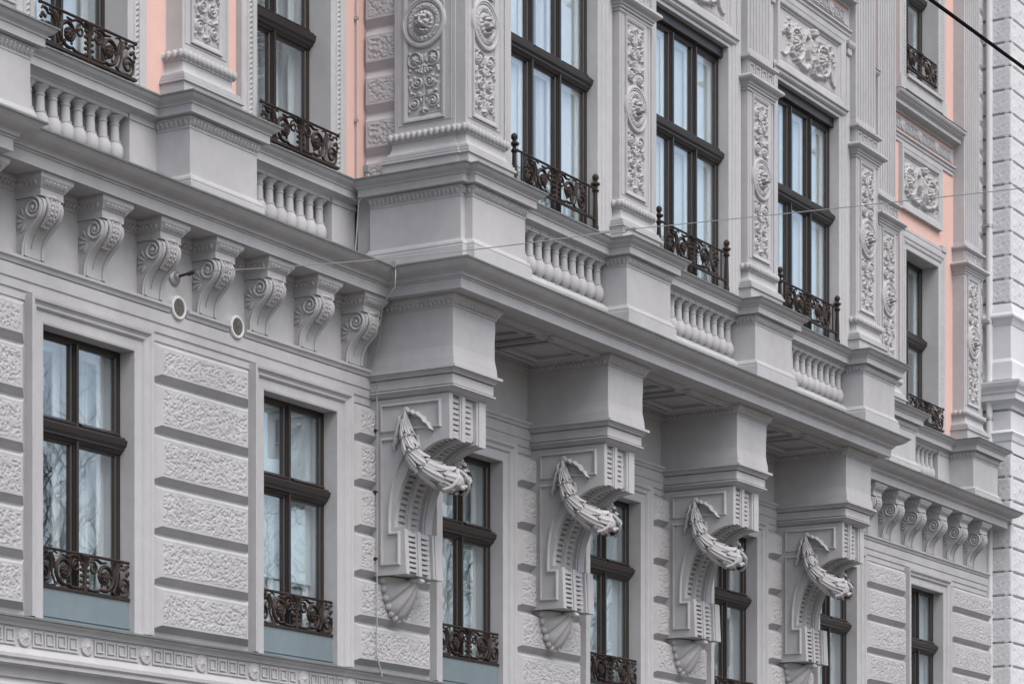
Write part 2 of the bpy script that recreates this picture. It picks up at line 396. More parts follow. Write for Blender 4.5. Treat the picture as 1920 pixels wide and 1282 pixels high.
# ================================================================ WINDOWS
def bar(m, x0, x1, y0, y1, z0, z1, b=.012):
    m.box(x0, x1, y0, y1, z0, z1)
WIN = {}
def window(parent, xc, y, hw, z0, z1, tz, lights, inner='curtain', depth=.9, seed=0, blind=None, pale=False, mull=.030):
    """brown outer window: y is the plane of the frame's face; tz = (bottom, top) of the transom"""
    m = MB(); t = .040
    m.box(xc - hw, xc - hw + t, y, y + .07, z0, z1); m.box(xc + hw - t, xc + hw, y, y + .07, z0, z1)
    m.box(xc - hw + t, xc + hw - t, y, y + .07, z1 - t, z1); m.box(xc - hw + t, xc + hw - t, y, y + .07, z0, z0 + t)
    lw_ = (2 * hw - 2 * t) / lights
    for q in range(1, lights):
        xm = xc - hw + t + lw_ * q
        m.box(xm - mull, xm + mull, y - .012, y + .07, z0 + t, z1 - t)
        m.box(xm - mull * .5, xm + mull * .5, y - .03, y - .011, z0 + t, z1 - t)
    o = part('window', m, 'frame', parent)
    tr = MB()
    za, zb = tz
    tr.sweep([(-.06, za), (.012, za), (.025, za + .02), (.05, za + .035), (.05, za + .05), (.075, za + .07), (.085, zb - .025), (.06, zb - .012), (.06, zb), (-.06, zb)],
             [(xc - hw + .002, y), (xc + hw - .002, y)])
    part('transom', tr, 'frame', o)
    for (a, b) in ((z0 + t, za), (zb, z1 - t)):
        for q in range(lights):
            xa = xc - hw + t + lw_ * q + (mull if q else 0); xb = xc - hw + t + lw_ * (q + 1) - (mull if q < lights - 1 else 0)
            cs = MB(); c = .022
            cs.frame(xa + c, xb - c, a + c, b - c, [(0, -.055), (0, -.012), (.01, -.004), (c, -.004), (c, -.055)], WALL(y), True)
            cas = part('casement', cs, 'frame', o)
            gl = MB(); gl.box(xa + c - .004, xb - c + .004, y + .026, y + .032, a + c - .004, b - c + .004)
            part('pane', gl, 'glass', cas)
            if b < z1 - .5 - t or True:
                if a == zb:                                       # rain bar over the transom
                    rb = MB(); rb.sweep([(-.01, a + .005), (.05, a + .012), (.05, a + .022), (.0, a + .05), (-.01, a + .05)], [(xa + .01, y), (xb - .01, y)]); part('rain_bar', rb, 'frame', cas)
    # white box between the two windows, inner white sashes, room behind
    yi = y + (.085 if pale else .17)
    ib = MB()
    ib.box(xc - hw - .05, xc - hw + .02, y + .071, yi + .06, z0, z1); ib.box(xc + hw - .02, xc + hw + .05, y + .071, yi + .06, z0, z1)
    ib.box(xc - hw + .02, xc + hw - .02, y + .071, yi + .06, z1 - .02, z1 + .05); ib.box(xc - hw + .02, xc + hw - .02, y + .071, yi + .06, z0 - .05, z0 + .02)
    part('window_lining', ib, 'inner', o)
    fr = MB(); sw_ = .20 if pale else .10
    for (a, b) in ((z0 + .02, za + .03), (zb - .03, z1 - .02)):
        for q in range(lights):
            xa = xc - hw + .022 + (2 * hw - .044) / lights * q; xb = xa + (2 * hw - .044) / lights - .004
            fr.frame(xa + sw_, xb - .10, a + .09, b - .09, [(0, 0), (0, .012), (.03, .012), (.035, .02), (.088, .02), (.088, 0)], WALL(yi), True)
    part('inner_sash', fr, 'inner', o)
    rm = MB(); yb = y + depth + .3
    x0, x1 = xc - hw - .03, xc + hw + .03
    rm.add([(x0, yi + .05, z0), (x1, yi + .05, z0), (x1, yb, z0), (x0, yb, z0), (x0, yi + .05, z1), (x1, yi + .05, z1), (x1, yb, z1), (x0, yb, z1)],
           [(0, 1, 2, 3), (4, 7, 6, 5), (1, 5, 6, 2), (2, 6, 7, 3), (3, 7, 4, 0)])
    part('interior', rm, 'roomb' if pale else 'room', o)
    if inner == 'curtain':
        r2 = random.Random(seed); cu = MB(); n = 46
        for side in (-1, 1):
            wc = hw * ((.86 if pale else .32) + .12 * r2.random())
            pts = []
            for q in range(n + 1):
                f = q / n; xx = xc + side * (hw - .02 - wc * f)
                pts.append((xx, yi + (.03 if pale else .10) + (.012 if pale else .022) * math.sin(f * 38 + seed) + .012 * math.sin(f * 71)))
            cu.sweep([(0, z0 + .03), (.004, z0 + .03), (.004, z1 - .03), (0, z1 - .03)], pts)
        part('curtain', cu, 'sheer' if pale else 'curtain', o, 60)
    if blind:
        bl = MB(); bl.box(xc - hw + .03, xc + hw - .03, yi - .045, yi - .04, blind, z1 - .03); bl.box(xc - hw + .03, xc + hw - .03, yi - .05, yi - .033, blind - .03, blind)
        part('roller_blind', bl, 'blind', o)
    hd = MB()
    if not pale:
        hd.tube([(xc - hw * .45, yi - .06, (zb + z1) / 2 + .02), (xc - hw * .45, yi - .03, (zb + z1) / 2 + .02)], .008); hd.tube([(xc - hw * .45, yi - .055, (zb + z1) / 2 - .09), (xc - hw * .45, yi - .055, (zb + z1) / 2 + .10)], .007)
        part('window_handle', hd, 'steel', o)
    return o

LOWP = [(-.005, -.127), (-.005, .03), (.012, .034), (.095, .034), (.10, .045), (.115, .06), (.135, .06), (.15, .07), (.165, .088), (.19, .092), (.198, .088), (.198, -.02)]
LOWW = {}
for k in WX:
    xc = WX[k]
    if k == -2: w = window(house, xc, .13, HW - .002, ZS + .02, ZH - .002, (6.01, 6.15), 2, None, seed=k, blind=5.27)
    elif k == 3: w = window(house, xc, .13, HW - .002, ZS + .02, ZH - .002, (6.01, 6.15), 2, None, seed=k, blind=4.9)
    else: w = window(house, xc, .13, HW - .002, ZS + .02, ZH - .002, (6.01, 6.15), 2, 'curtain', seed=k + 9, blind=5.15 if k == 0 else None)
    LOWW[k] = w
    ar = MB(); ar.frame(xc - HW, xc + HW, 4.46, ZH, LOWP, WALL(0)); part('architrave', ar, 'stucco', w)
    tp = MB(); tp.box(xc - HW + .004, xc + HW - .004, .03, .128, 4.452, 4.735); tp.box(xc - HW + .006, xc + HW - .006, -.02, .03, 4.452, 4.475)
    tp.box(xc - HW + .004, xc + HW - .004, .018, .03, 4.495, 4.505)
    part('apron', tp, 'tin', w)

# ================================================================ FRIEZE CORBELS
def corbel_data():
    hwc = .125
    prof = [(0, 7.85), (.21, 7.85), (.25, 7.845), (.275, 7.825), (.288, 7.79), (.285, 7.75), (.268, 7.71), (.24, 7.675), (.20, 7.64), (.155, 7.60), (.118, 7.555), (.095, 7.50), (.086, 7.45), (.085, 7.392), (0, 7.392)]
    inn = [(o - (.014 if 0 < i_ < 14 else 0), z) for i_, (o, z) in enumerate(prof)]
    YZ = lambda a, b, h: (h, -a, b)
    m = MB()
    m.prism(prof, -hwc, -hwc + .035, YZ); m.prism(prof, hwc - .035, hwc, YZ); m.prism(inn, -hwc + .035, hwc - .035, YZ)
    body = m.mesh('corbel', 'stucco', 40)
    c = MB(); c.sweep([(-.1, 7.852), (0, 7.852), (0, 7.915), (.008, 7.92), (.03, 7.955), (.055, 7.985), (.06, 8.0), (.06, 8.031), (-.1, 8.031)], [(-.145, 0), (-.145, -.27), (.145, -.27), (.145, 0)])
    crown = c.mesh('crown', 'stucco')
    e = MB(); eggs(e, [(-.145, -.0), (-.145, -.27), (.145, -.27), (.145, 0)], 7.955, .046, .052, .03); egg = e.mesh('egg_and_dart', 'orn')
    vols = []
    for sx in (-1, 1):
        v = MB()
        pts = [(sx * (hwc + .004), -p[0], p[1]) for p in spiral(.175, 7.765, .092, .012, R(80), -2.1, 30)]
        v.tube(pts, [.017 - .006 * i_ / 30 for i_ in range(31)], 6)
        v.ball((sx * (hwc + .004), -.175, 7.765), .02)
        edge = [(sx * (hwc + .002), -o + .02, z - .004) for o, z in prof[4:14]]
        v.tube(edge, .013, 6)
        vols.append(('volute', v.mesh('volute', 'stucco', 60)))
    for sx in (-1, 1):                                            # palmette between volute and wall
        p = MB(); bx_, bz_ = .115, 7.66
        for q in range(6):
            a = R(95 + q * 27); L = .125 if q < 5 else .10
            p.tube([(sx * (hwc + .0), -(bx_ + math.cos(a) * .02), bz_ + math.sin(a) * .02), (sx * (hwc + .006), -max(.008, bx_ + math.cos(a) * L * .6), bz_ + math.sin(a) * L * .7), (sx * (hwc + .0), -max(.006, bx_ + math.cos(a) * L), bz_ + math.sin(a) * L * 1.05)], [.006, .018, .010], 6)
        vols.append(('palmette', p.mesh('palmette', 'orn', 60)))
    lf = MB(); r3 = random.Random(5)
    def on(s_):                                                   # point on the front curve
        q = s_ * 9 + 3; i_ = int(q); f = q - i_; A, B = prof[i_], prof[min(i_ + 1, 13)]
        return A[0] + (B[0] - A[0]) * f, A[1] + (B[1] - A[1]) * f
    for q in range(13):
        s_ = q / 13 * .62; o, z = on(s_); wid = .075 * (1 - s_ * 1.05) + .012
        for sx in (-1, 1):
            lf.ball((sx * wid * .85, -o - .002, z), .022, .022, .02, 7, 4)
            if q % 2 == 0: lf.ball((sx * wid * .35, -o - .006, z), .018, .02, .024, 7, 4)
        lf.ball((0, -o - .006, z), .012, .018, .02, 6, 4)
    lf.ball((0, -.275, 7.852), .075, .035, .022, 9, 5); lf.ball((-.04, -.268, 7.848), .05, .03, .02, 8, 4); lf.ball((.045, -.268, 7.848), .05, .03, .02, 8, 4)
    for q in range(16):
        o, z = on(.45 + q / 16 * .53); lf.ball((-.03, -o + .008, z), .008, .010, .008, 5, 4)
    leaf = lf.mesh('acanthus_leaf', 'orn', 60)
    return body, [('crown', crown), ('egg_and_dart', egg), *vols, ('acanthus_leaf', leaf)]
def eggs(m, path, z, pitch, hgt, dep, off=.028):
    """a row of small eggs with darts along a plan path"""
    for A, B in zip(path[:-1], path[1:]):
        ax, ay = A; bx, by = B; L = math.hypot(bx - ax, by - ay); n = max(1, round(L / pitch)); dx, dy = (bx - ax) / L, (by - ay) / L; nx, ny = dy, -dx
        for q in range(n):
            s_ = (q + .5) * L / n; cx, cy = ax + dx * s_ + nx * off, ay + dy * s_ + ny * off
            w = L / n * .40; t = dep * .95
            vs = []
            for (u, h, o) in ((0, hgt * .5, t * .6), (-w, hgt * .15, 0), (-w * .5, hgt * .1, t), (w * .5, hgt * .1, t), (w, hgt * .15, 0), (0, -hgt * .5, t * .2), (-w * .7, -hgt * .25, 0), (w * .7, -hgt * .25, 0)):
                vs.append((cx + dx * u + nx * o, cy + dy * u + ny * o, z + h))
            m.add(vs, [(0, 1, 2), (0, 2, 3), (0, 3, 4), (1, 6, 2), (2, 6, 5), (2, 5, 3), (3, 5, 7), (3, 7, 4)])
            d0 = ax + dx * (s_ + L / n * .5) + nx * off, ay + dy * (s_ + L / n * .5) + ny * off; w2 = L / n * .09
            m.add([(d0[0] - dx * w2, d0[1] - dy * w2, z + hgt * .3), (d0[0] + dx * w2, d0[1] + dy * w2, z + hgt * .3), (d0[0] + nx * t * .6, d0[1] + ny * t * .6, z - hgt * .45)], [(0, 2, 1)])
cb, cparts = corbel_data()
CORX = [17.498 + .125 - .791 * 1 + .791 * i_ for i_ in range(8)] + [34.63 + .125 + .794 * i_ for i_ in range(6)]
for x in CORX:
    o = link('corbel', cb, house, (x, 0, 0))
    for nm, d in cparts: sub(nm, d, o)
fe = MB(); eggs(fe, [(X0, -.005), (BL, -.005)], 7.955, .046, .052, .03); eggs(fe, [(BR, -.005), (XE - .2, -.005)], 7.955, .046, .052, .03)
fm = MB(); fm.sweep([(-.02, 7.9), (.01, 7.91), (.012, 7.925), (.03, 7.955), (.055, 7.985), (.06, 8.0), (.06, 8.031), (-.02, 8.031)], [(X0, 0), (XE - .2, 0)])
fz = part('frieze_moulding', fm, 'stucco', house); tag(part('egg_and_dart', fe, 'orn', fz), None, kind='stuff')

# ================================================================ MAIN CORNICE
CP = [(-.62, 8.03), (.20, 8.03), (.20, 8.125), (.212, 8.128), (.212, 8.142), (.232, 8.146), (.236, 8.165), (.25, 8.178), (.275, 8.186), (.305, 8.197), (.335, 8.214), (.36, 8.236), (.375, 8.252), (.385, 8.254), (.385, 8.27), (-.62, 8.30)]
CPATH = [(X0, -.28), (16.70, -.28), (16.70, -.16), (BL, -.16), (BL, -.99), (BR, -.99), (BR, -.16), (39.28, -.16), (39.28, .3)]
c = MB(); c.sweep(CP, CPATH); cornice = part('cornice', c, 'stucco', house)
c = MB(); c.sweep([(-.6, 8.302), (.388, 8.272), (.388, 8.262), (.397, 8.262), (.397, 8.277), (-.6, 8.318)], CPATH); part('flashing', c, 'zinc', cornice)
c = MB(); c.box(BL + .1, BR - .1, -.95, .02, 8.034, 8.24); part('soffit', c, 'stucco', cornice)
# coffers under the bay
for k in range(-1, 2):
    xa, xb = WX[k] - PT / 2 + .46, WX[k] + PT / 2 - .46
    cf = MB(); pr = [(0, 8.04), (.0, 8.0), (.02, 7.985), (.05, 7.985), (.055, 8.005), (.08, 8.01), (.085, 8.04)]
    xm = (xa + xb) / 2; y0, y1 = -.93, -.10; ym = (y0 + y1) / 2
    for (p, q, r, s) in ((xa + .06, xm - .16, y0 + .06, y1 - .06), (xm + .16, xb - .06, y0 + .06, y1 - .06)):
        cf.sweep(pr, [(p, r), (q, r), (q, ym - .12), (q + .1, ym - .12), (q + .1, ym + .12), (q, ym + .12), (q, s), (p, s), (p, ym + .12), (p - .0001, ym + .12), (p, ym - .12)], closed=True) if False else cf.sweep(pr, [(p, r), (q, r), (q, s), (p, s)], closed=True)
        cf.sweep(pr, [(p + .12, r + .11), (q - .12, r + .11), (q - .12, s - .11), (p + .12, s - .11)], closed=True)
    cf.sweep(pr, [(xm - .09, ym - .28), (xm + .09, ym - .28), (xm + .09, ym + .28), (xm - .09, ym + .28)], closed=True)
    part('coffer', cf, 'stucco', cornice)

# ================================================================ BAY PIERS WITH CONSOLES
def pier_data():
    h = .395; U = [(-h, .02), (-h, -.99), (h, -.99), (h, .02)]
    m = MB(); m.sweep([(-.3, 7.36), (.016, 7.36), (.012, 7.43), (.002, 7.49), (-.004, 7.54), (-.004, 7.7), (0, 7.8), (0, 7.91), (.012, 7.915), (.012, 7.93), (.03, 7.955), (.055, 7.985), (.06, 8.0), (.06, 8.029), (-.3, 8.029)], U)
    pier = m.mesh('pier', 'stucco')
    e = MB(); eggs(e, U, 7.955, .05, .055, .032); egg = e.mesh('egg_and_dart', 'orn')
    b = MB(); b.sweep([(-.3, 7.098), (-.082, 7.098), (-.078, 7.105), (-.055, 7.115), (-.02, 7.14), (.006, 7.152), (.006, 7.166), (-.034, 7.168), (-.034, 7.178), (-.012, 7.18), (-.012, 7.268), (-.028, 7.27), (-.028, 7.278), (.004, 7.282), (.012, 7.298), (.034, 7.314), (.034, 7.322), (.056, 7.324), (.056, 7.35), (.02, 7.352), (.02, 7.3585), (-.3, 7.3585)], U)
    band = b.mesh('band', 'stucco')
    # console: side profile (o, z)
    N = 16
    arc = [(.90 - .614 * math.sin(i_ / N * math.pi / 2), 5.85 + .81 * math.cos(i_ / N * math.pi / 2)) for i_ in range(N + 1)]
    prof = [(0, 7.10), (.915, 7.10), (.915, 6.66)] + arc + [(.40, 5.83), (.42, 5.39), (0, 5.39)]
    def inset(d):
        a2 = [((.90 - (.614 + d) * math.sin(i_ / N * math.pi / 2)), 5.85 - 0 + (.81 + d) * math.cos(i_ / N * math.pi / 2)) for i_ in range(N + 1)]
        return [(0, 7.10), (.915 - d, 7.10), (.915 - d, 6.66 + d)] + a2[1:] + [(.40 - d, 5.83 + .0), (.42 - d, 5.395), (0, 5.395)]
    YZ = lambda a, b_, h_: (h_, -a, b_)
    cm = MB()
    cm.prism(prof, -.34, -.275, YZ); cm.prism(prof, -.105, -.045, YZ); cm.prism(prof, .215, .34, YZ)
    cm.prism(inset(.014), -.125, -.105, YZ); cm.prism(inset(.014), -.045, -.025, YZ); cm.prism(inset(.014), .185, .215, YZ)
    cm.prism(inset(.05), -.275, -.125, YZ); cm.prism(inset(.05), -.025, .185, YZ)
    con = cm.mesh('console_bracket', 'stucco')
    sl = MB()
    for (xa, xb) in ((-.274, -.126), (-.024, .116)):
        z = 7.06
        while z > 6.70: sl.box(xa, xb, -.889, -.86, z - .03, z); z -= .052
        for q in range(22):
            t0 = (q + .2) / 22 * math.pi / 2; t1 = (q + .75) / 22 * math.pi / 2
            pts = [(.90 - (.614 + d) * math.sin(t), 5.85 + (.81 + d) * math.cos(t)) for t, d in ((t0, .024), (t1, .024), (t1, .055), (t0, .055))]
            sl.prism(pts, xa, xb, YZ)
        z = 5.80
        while z > 5.42: sl.box(xa, xb, -.392 - (5.83 - z) * .045, -.35, z - .028, z); z -= .05
    slat = sl.mesh('flute_bar', 'stucco')
    sides = []
    for sx in (-1, 1):
        pn = MB(); mp = (lambda a, b_, h_: (-.34 - h_, -a, b_)) if sx < 0 else (lambda a, b_, h_: (.34 + h_, -a, b_))
        fp = [(0, -.004), (0, .024), (.014, .024), (.026, .006), (.026, -.004)]
        pn.frame(.15, .80, 6.80, 7.03, fp, mp, True)
        lp = [(.15, 5.50), (.15, 6.70), (.55, 6.70)] + [(.56 - .34 * math.sin(i_ / 8 * math.pi / 2) + .0, 5.92 + .72 * math.cos(i_ / 8 * math.pi / 2)) for i_ in range(9)] + [(.22, 5.78), (.33, 5.78), (.33, 5.50)]
        pn.sweep([(-d, hh) for d, hh in fp], [(a, b_) for a, b_ in lp], mp, closed=True)
        sides.append(('side_panel', pn.mesh('side_panel', 'stucco')))
    # garland swag
    ctl = [(-.37, -.43, 6.95), (-.39, -.45, 6.80), (-.40, -.49, 6.64), (-.385, -.55, 6.50), (-.31, -.63, 6.395), (-.17, -.71, 6.33), (0, -.75, 6.31)]
    ctl = ctl + [(-a_, b_, c2) for a_, b_, c2 in ctl[-2::-1]]
    def cat(t):
        n = len(ctl) - 1; f = t * n; i_ = min(int(f), n - 1); f -= i_
        p = [Vector(ctl[max(0, min(n, i_ + j))]) for j in (-1, 0, 1, 2)]
        return .5 * ((2 * p[1]) + (-p[0] + p[2]) * f + (2 * p[0] - 5 * p[1] + 4 * p[2] - p[3]) * f * f + (-p[0] + 3 * p[1] - 3 * p[2] + p[3]) * f ** 3)
    gm = MB(); pts = [cat(i_ / 36) for i_ in range(37)]
    rad = [.026 + .066 * math.sin(math.pi * i_ / 36) ** 1.1 for i_ in range(37)]
    gm.tube([tuple(p) for p in pts], rad, 12)
    r4 = random.Random(11)
    def at(t):
        p = cat(t); T = (cat(min(1, t + .01)) - cat(max(0, t - .01))).normalized()
        A = T.cross(Vector((0, 0, 1))); A = A.normalized() if A.length > 1e-3 else Vector((1, 0, 0)); return p, T, A, T.cross(A)
    for sd_ in (0, 1):
        for ti, (t0, t1) in enumerate(((.045, .135), (.12, .215), (.20, .305), (.285, .405), (.375, .47))):
            nt_, nk = 72, 7; vs_, fs_ = [], []
            for k_ in range(nk + 1):
                for j_ in range(nt_):
                    th = 2 * math.pi * j_ / nt_; lob = abs(math.cos(3 * th + ti * 1.57)) ** .7; f_ = k_ / nk
                    tt = t0 + (t1 - t0) * f_ * (.62 + .42 * lob)
                    if sd_: tt = 1 - tt
                    p, T, A, B = at(tt); base_r = .030 + .070 * math.sin(math.pi * (t0 + (t1 - t0) * f_)) ** 1.1
                    r_ = base_r * (.90 + .42 * f_ ** 1.3 * (.35 + .65 * lob)) + .020 * (f_ * (1.15 - f_)) ** .5 * lob + .0045 * math.cos(18 * th)
                    vs_.append(tuple(p + (A * math.cos(th) + B * math.sin(th)) * r_))
            for k_ in range(nk):
                for j_ in range(nt_): j2 = (j_ + 1) % nt_; fs_.append((k_ * nt_ + j_, k_ * nt_ + j2, (k_ + 1) * nt_ + j2, (k_ + 1) * nt_ + j_))
            gm.add(vs_, fs_)
            for j_ in range(6):
                th = (math.pi * (j_ + .5) - ti * 1.57) / 3
                p, T, A, B = at(1 - t1 if sd_ else t1); r_ = .030 + .070 * math.sin(math.pi * t1) ** 1.1
                gm.ball(tuple(p + (A * math.cos(th) + B * math.sin(th)) * r_ * 1.12), .017 + .010 * t1, seg=7, rings=5)
    for q in range(26):
        t = .5 + r4.uniform(-.05, .05); th = 2 * math.pi * r4.random(); p, T, A, B = at(t); gm.ball(tuple(p + (A * math.cos(th) + B * math.sin(th)) * .104), .020 + .012 * r4.random(), seg=7, rings=5)
    for q in range(40):                                            # blossoms towards the far hook
        t = .56 + r4.uniform(0, .2); th = 2 * math.pi * r4.random(); p, T, A, B = at(t); gm.ball(tuple(p + (A * math.cos(th) + B * math.sin(th)) * (.05 + .055 * math.sin(math.pi * t))), .016 + .012 * r4.random(), seg=6, rings=4)
    for sgn in (-1, 1):                                            # crossed bands at the middle of the swag
        gm.tube([(-.10 * sgn + .03 * math.cos(a) * 0 + .12 * sgn * (a / math.pi - .5) * 2 * .8, -.75 - .112 * math.sin(a), 6.31 - .112 * math.cos(a)) for a in [math.pi * q / 10 for q in range(11)]], .017, 6)
    gar = gm.mesh('garland', 'orn', 50)
    for sx in (-1, 1):
        rb = MB(); rb.lathe([(.022, 0), (.04, .0), (.045, .012), (.035, .028), (.018, .03)], (sx * .345, -.43, 6.965), 10, 'x')
        X = sx * .362
        a1 = [(X, -.45 - .03 * q, 6.97 - .012 * q - .018 * (q % 2) - .02 * max(0, q - 5)) for q in range(11)]
        rb.tube(a1, [.025, .042, .055, .044, .06, .046, .06, .044, .042, .034, .02], 8, .45)
        a2 = [(X, -.40 + .012 * q + .02 * (q % 2), 6.95 - .045 * q) for q in range(9)]
        rb.tube(a2, [.025, .04, .05, .038, .058, .042, .052, .036, .02], 8, .5)
        sides.append(('ribbon', rb.mesh('ribbon', 'orn', 60)))
    # shell under the console
    sh = MB(); nr, nt = 8, 57; vs = []; fs = []
    for r_ in range(nr + 1):
        f = r_ / nr
        for t_ in range(nt):
            a = math.pi * (t_ / (nt - 1)); rib_ = abs(math.cos(a * 6)) ** .6
            ex, ez = -.27 * math.cos(a), -.40 * math.sin(a) ** 1.2
            px = ex * f; pz = 5.385 + ez * f; py = -(.27 * (1 - f) ** .8 * (.45 + .55 * math.sin(a)) + .09 + .10 * f ** .7 * (1 - .45 * f) * rib_)
            vs.append((px, py, pz))
    for r_ in range(nr):
        for t_ in range(nt - 1): fs.append((r_ * nt + t_, r_ * nt + t_ + 1, (r_ + 1) * nt + t_ + 1, (r_ + 1) * nt + t_))
    rimb = [(vs[nr * nt + t_][0], .01, vs[nr * nt + t_][2]) for t_ in range(nt)]
    o_ = len(vs); vs += rimb
    for t_ in range(nt - 1): fs.append((nr * nt + t_, nr * nt + t_ + 1, o_ + t_ + 1, o_ + t_))
    sh.add(vs, fs)
    for t_ in range(13):
        a = math.pi * (t_ + .5) / 13; sh.ball((-.265 * math.cos(a), -.105, 5.385 - .395 * math.sin(a) ** 1.2), .036, .04, .04, 9, 6)
    sh.ball((0, -.30, 5.365), .06, .09, .035, 10, 6); sh.ball((.0, -.37, 5.35), .04, .05, .028, 8, 5)
    she = sh.mesh('shell', 'orn', 60)
    return pier, [('egg_and_dart', egg), ('band', band)], con, [('flute_bar', slat), *sides, ('garland', gar), ('shell', she)]
pd, pparts, cd, cdp = pier_data()
for k in range(-2, 2):
    o = link('pier', pd, house, (PX_[k], 0, 0))
    for nm, d in pparts: sub(nm, d, o)
    o = link('console_bracket', cd, house, (PX_[k], 0, 0))
    for nm, d in cdp: sub(nm, d, o)
wb = MB(); eggs(wb, [(BL, -.005), (BR, -.005)], 7.955, .05, .055, .032); tag(part('egg_and_dart', wb, 'orn', fz), None, kind='stuff')

# ================================================================ UPPER WALLS
ZU0, ZU1 = 9.20, 11.62                                           # wing window on the main floor
ZV0, ZV1 = 14.12, 16.9                                           # floor above
uw = MB()
holes = []
for k in (-3, -2, 2, 3):
    holes.append((WX[k] - HW, WX[k] + HW, ZU0, ZU1)); holes.append((WX[k] - HW, WX[k] + HW, ZV0, ZV1))
wall_with_holes(uw, X0, XE, 9.20, ZT, holes, YP, YP + .5)
upper_wall = part('upper_wall', uw, 'pink', house)
pw = MB(); pw.box(X0, XE, .30, .5, 8.2, 9.199); part('parapet_wall', pw, 'stucco', house)
bw = MB(); BHW = .90; ZB0, ZB1 = 9.21, 12.08
bw.box(BL + .10, BR - .10, -.74, -.6, 8.25, 9.19)
wall_with_holes(bw, BL + .10, BR - .10, 9.19, ZT, [(WX[k] - BHW, WX[k] + BHW, ZB0, ZB1) for k in (-1, 0, 1)], YB, YB + .3)
bw.box(BL + .10, BL + .4, YB + .3, YP + .1, 9.19, ZT); bw.box(BR - .4, BR - .10, YB + .3, YP + .1, 9.19, ZT)
bay_wall = part('bay_wall', bw, 'stucco', house)
# rusticated strip on the flank of the bay
for r in range(17):
    z = 9.10 + .42 * r
    if z > ZT - .4: break
    link('stone', stone_mesh(.40, .408, variant=r % 2, bx=.02, bz=.075, ext=.05), bay_wall, (BL + .10, -.12, z), (0, 0, -math.pi / 2))
    link('stone', stone_mesh(.42, .408, variant=r % 2, bx=.02, bz=.06, ext=.028), upper_wall, (39.40, YP - .0, z))

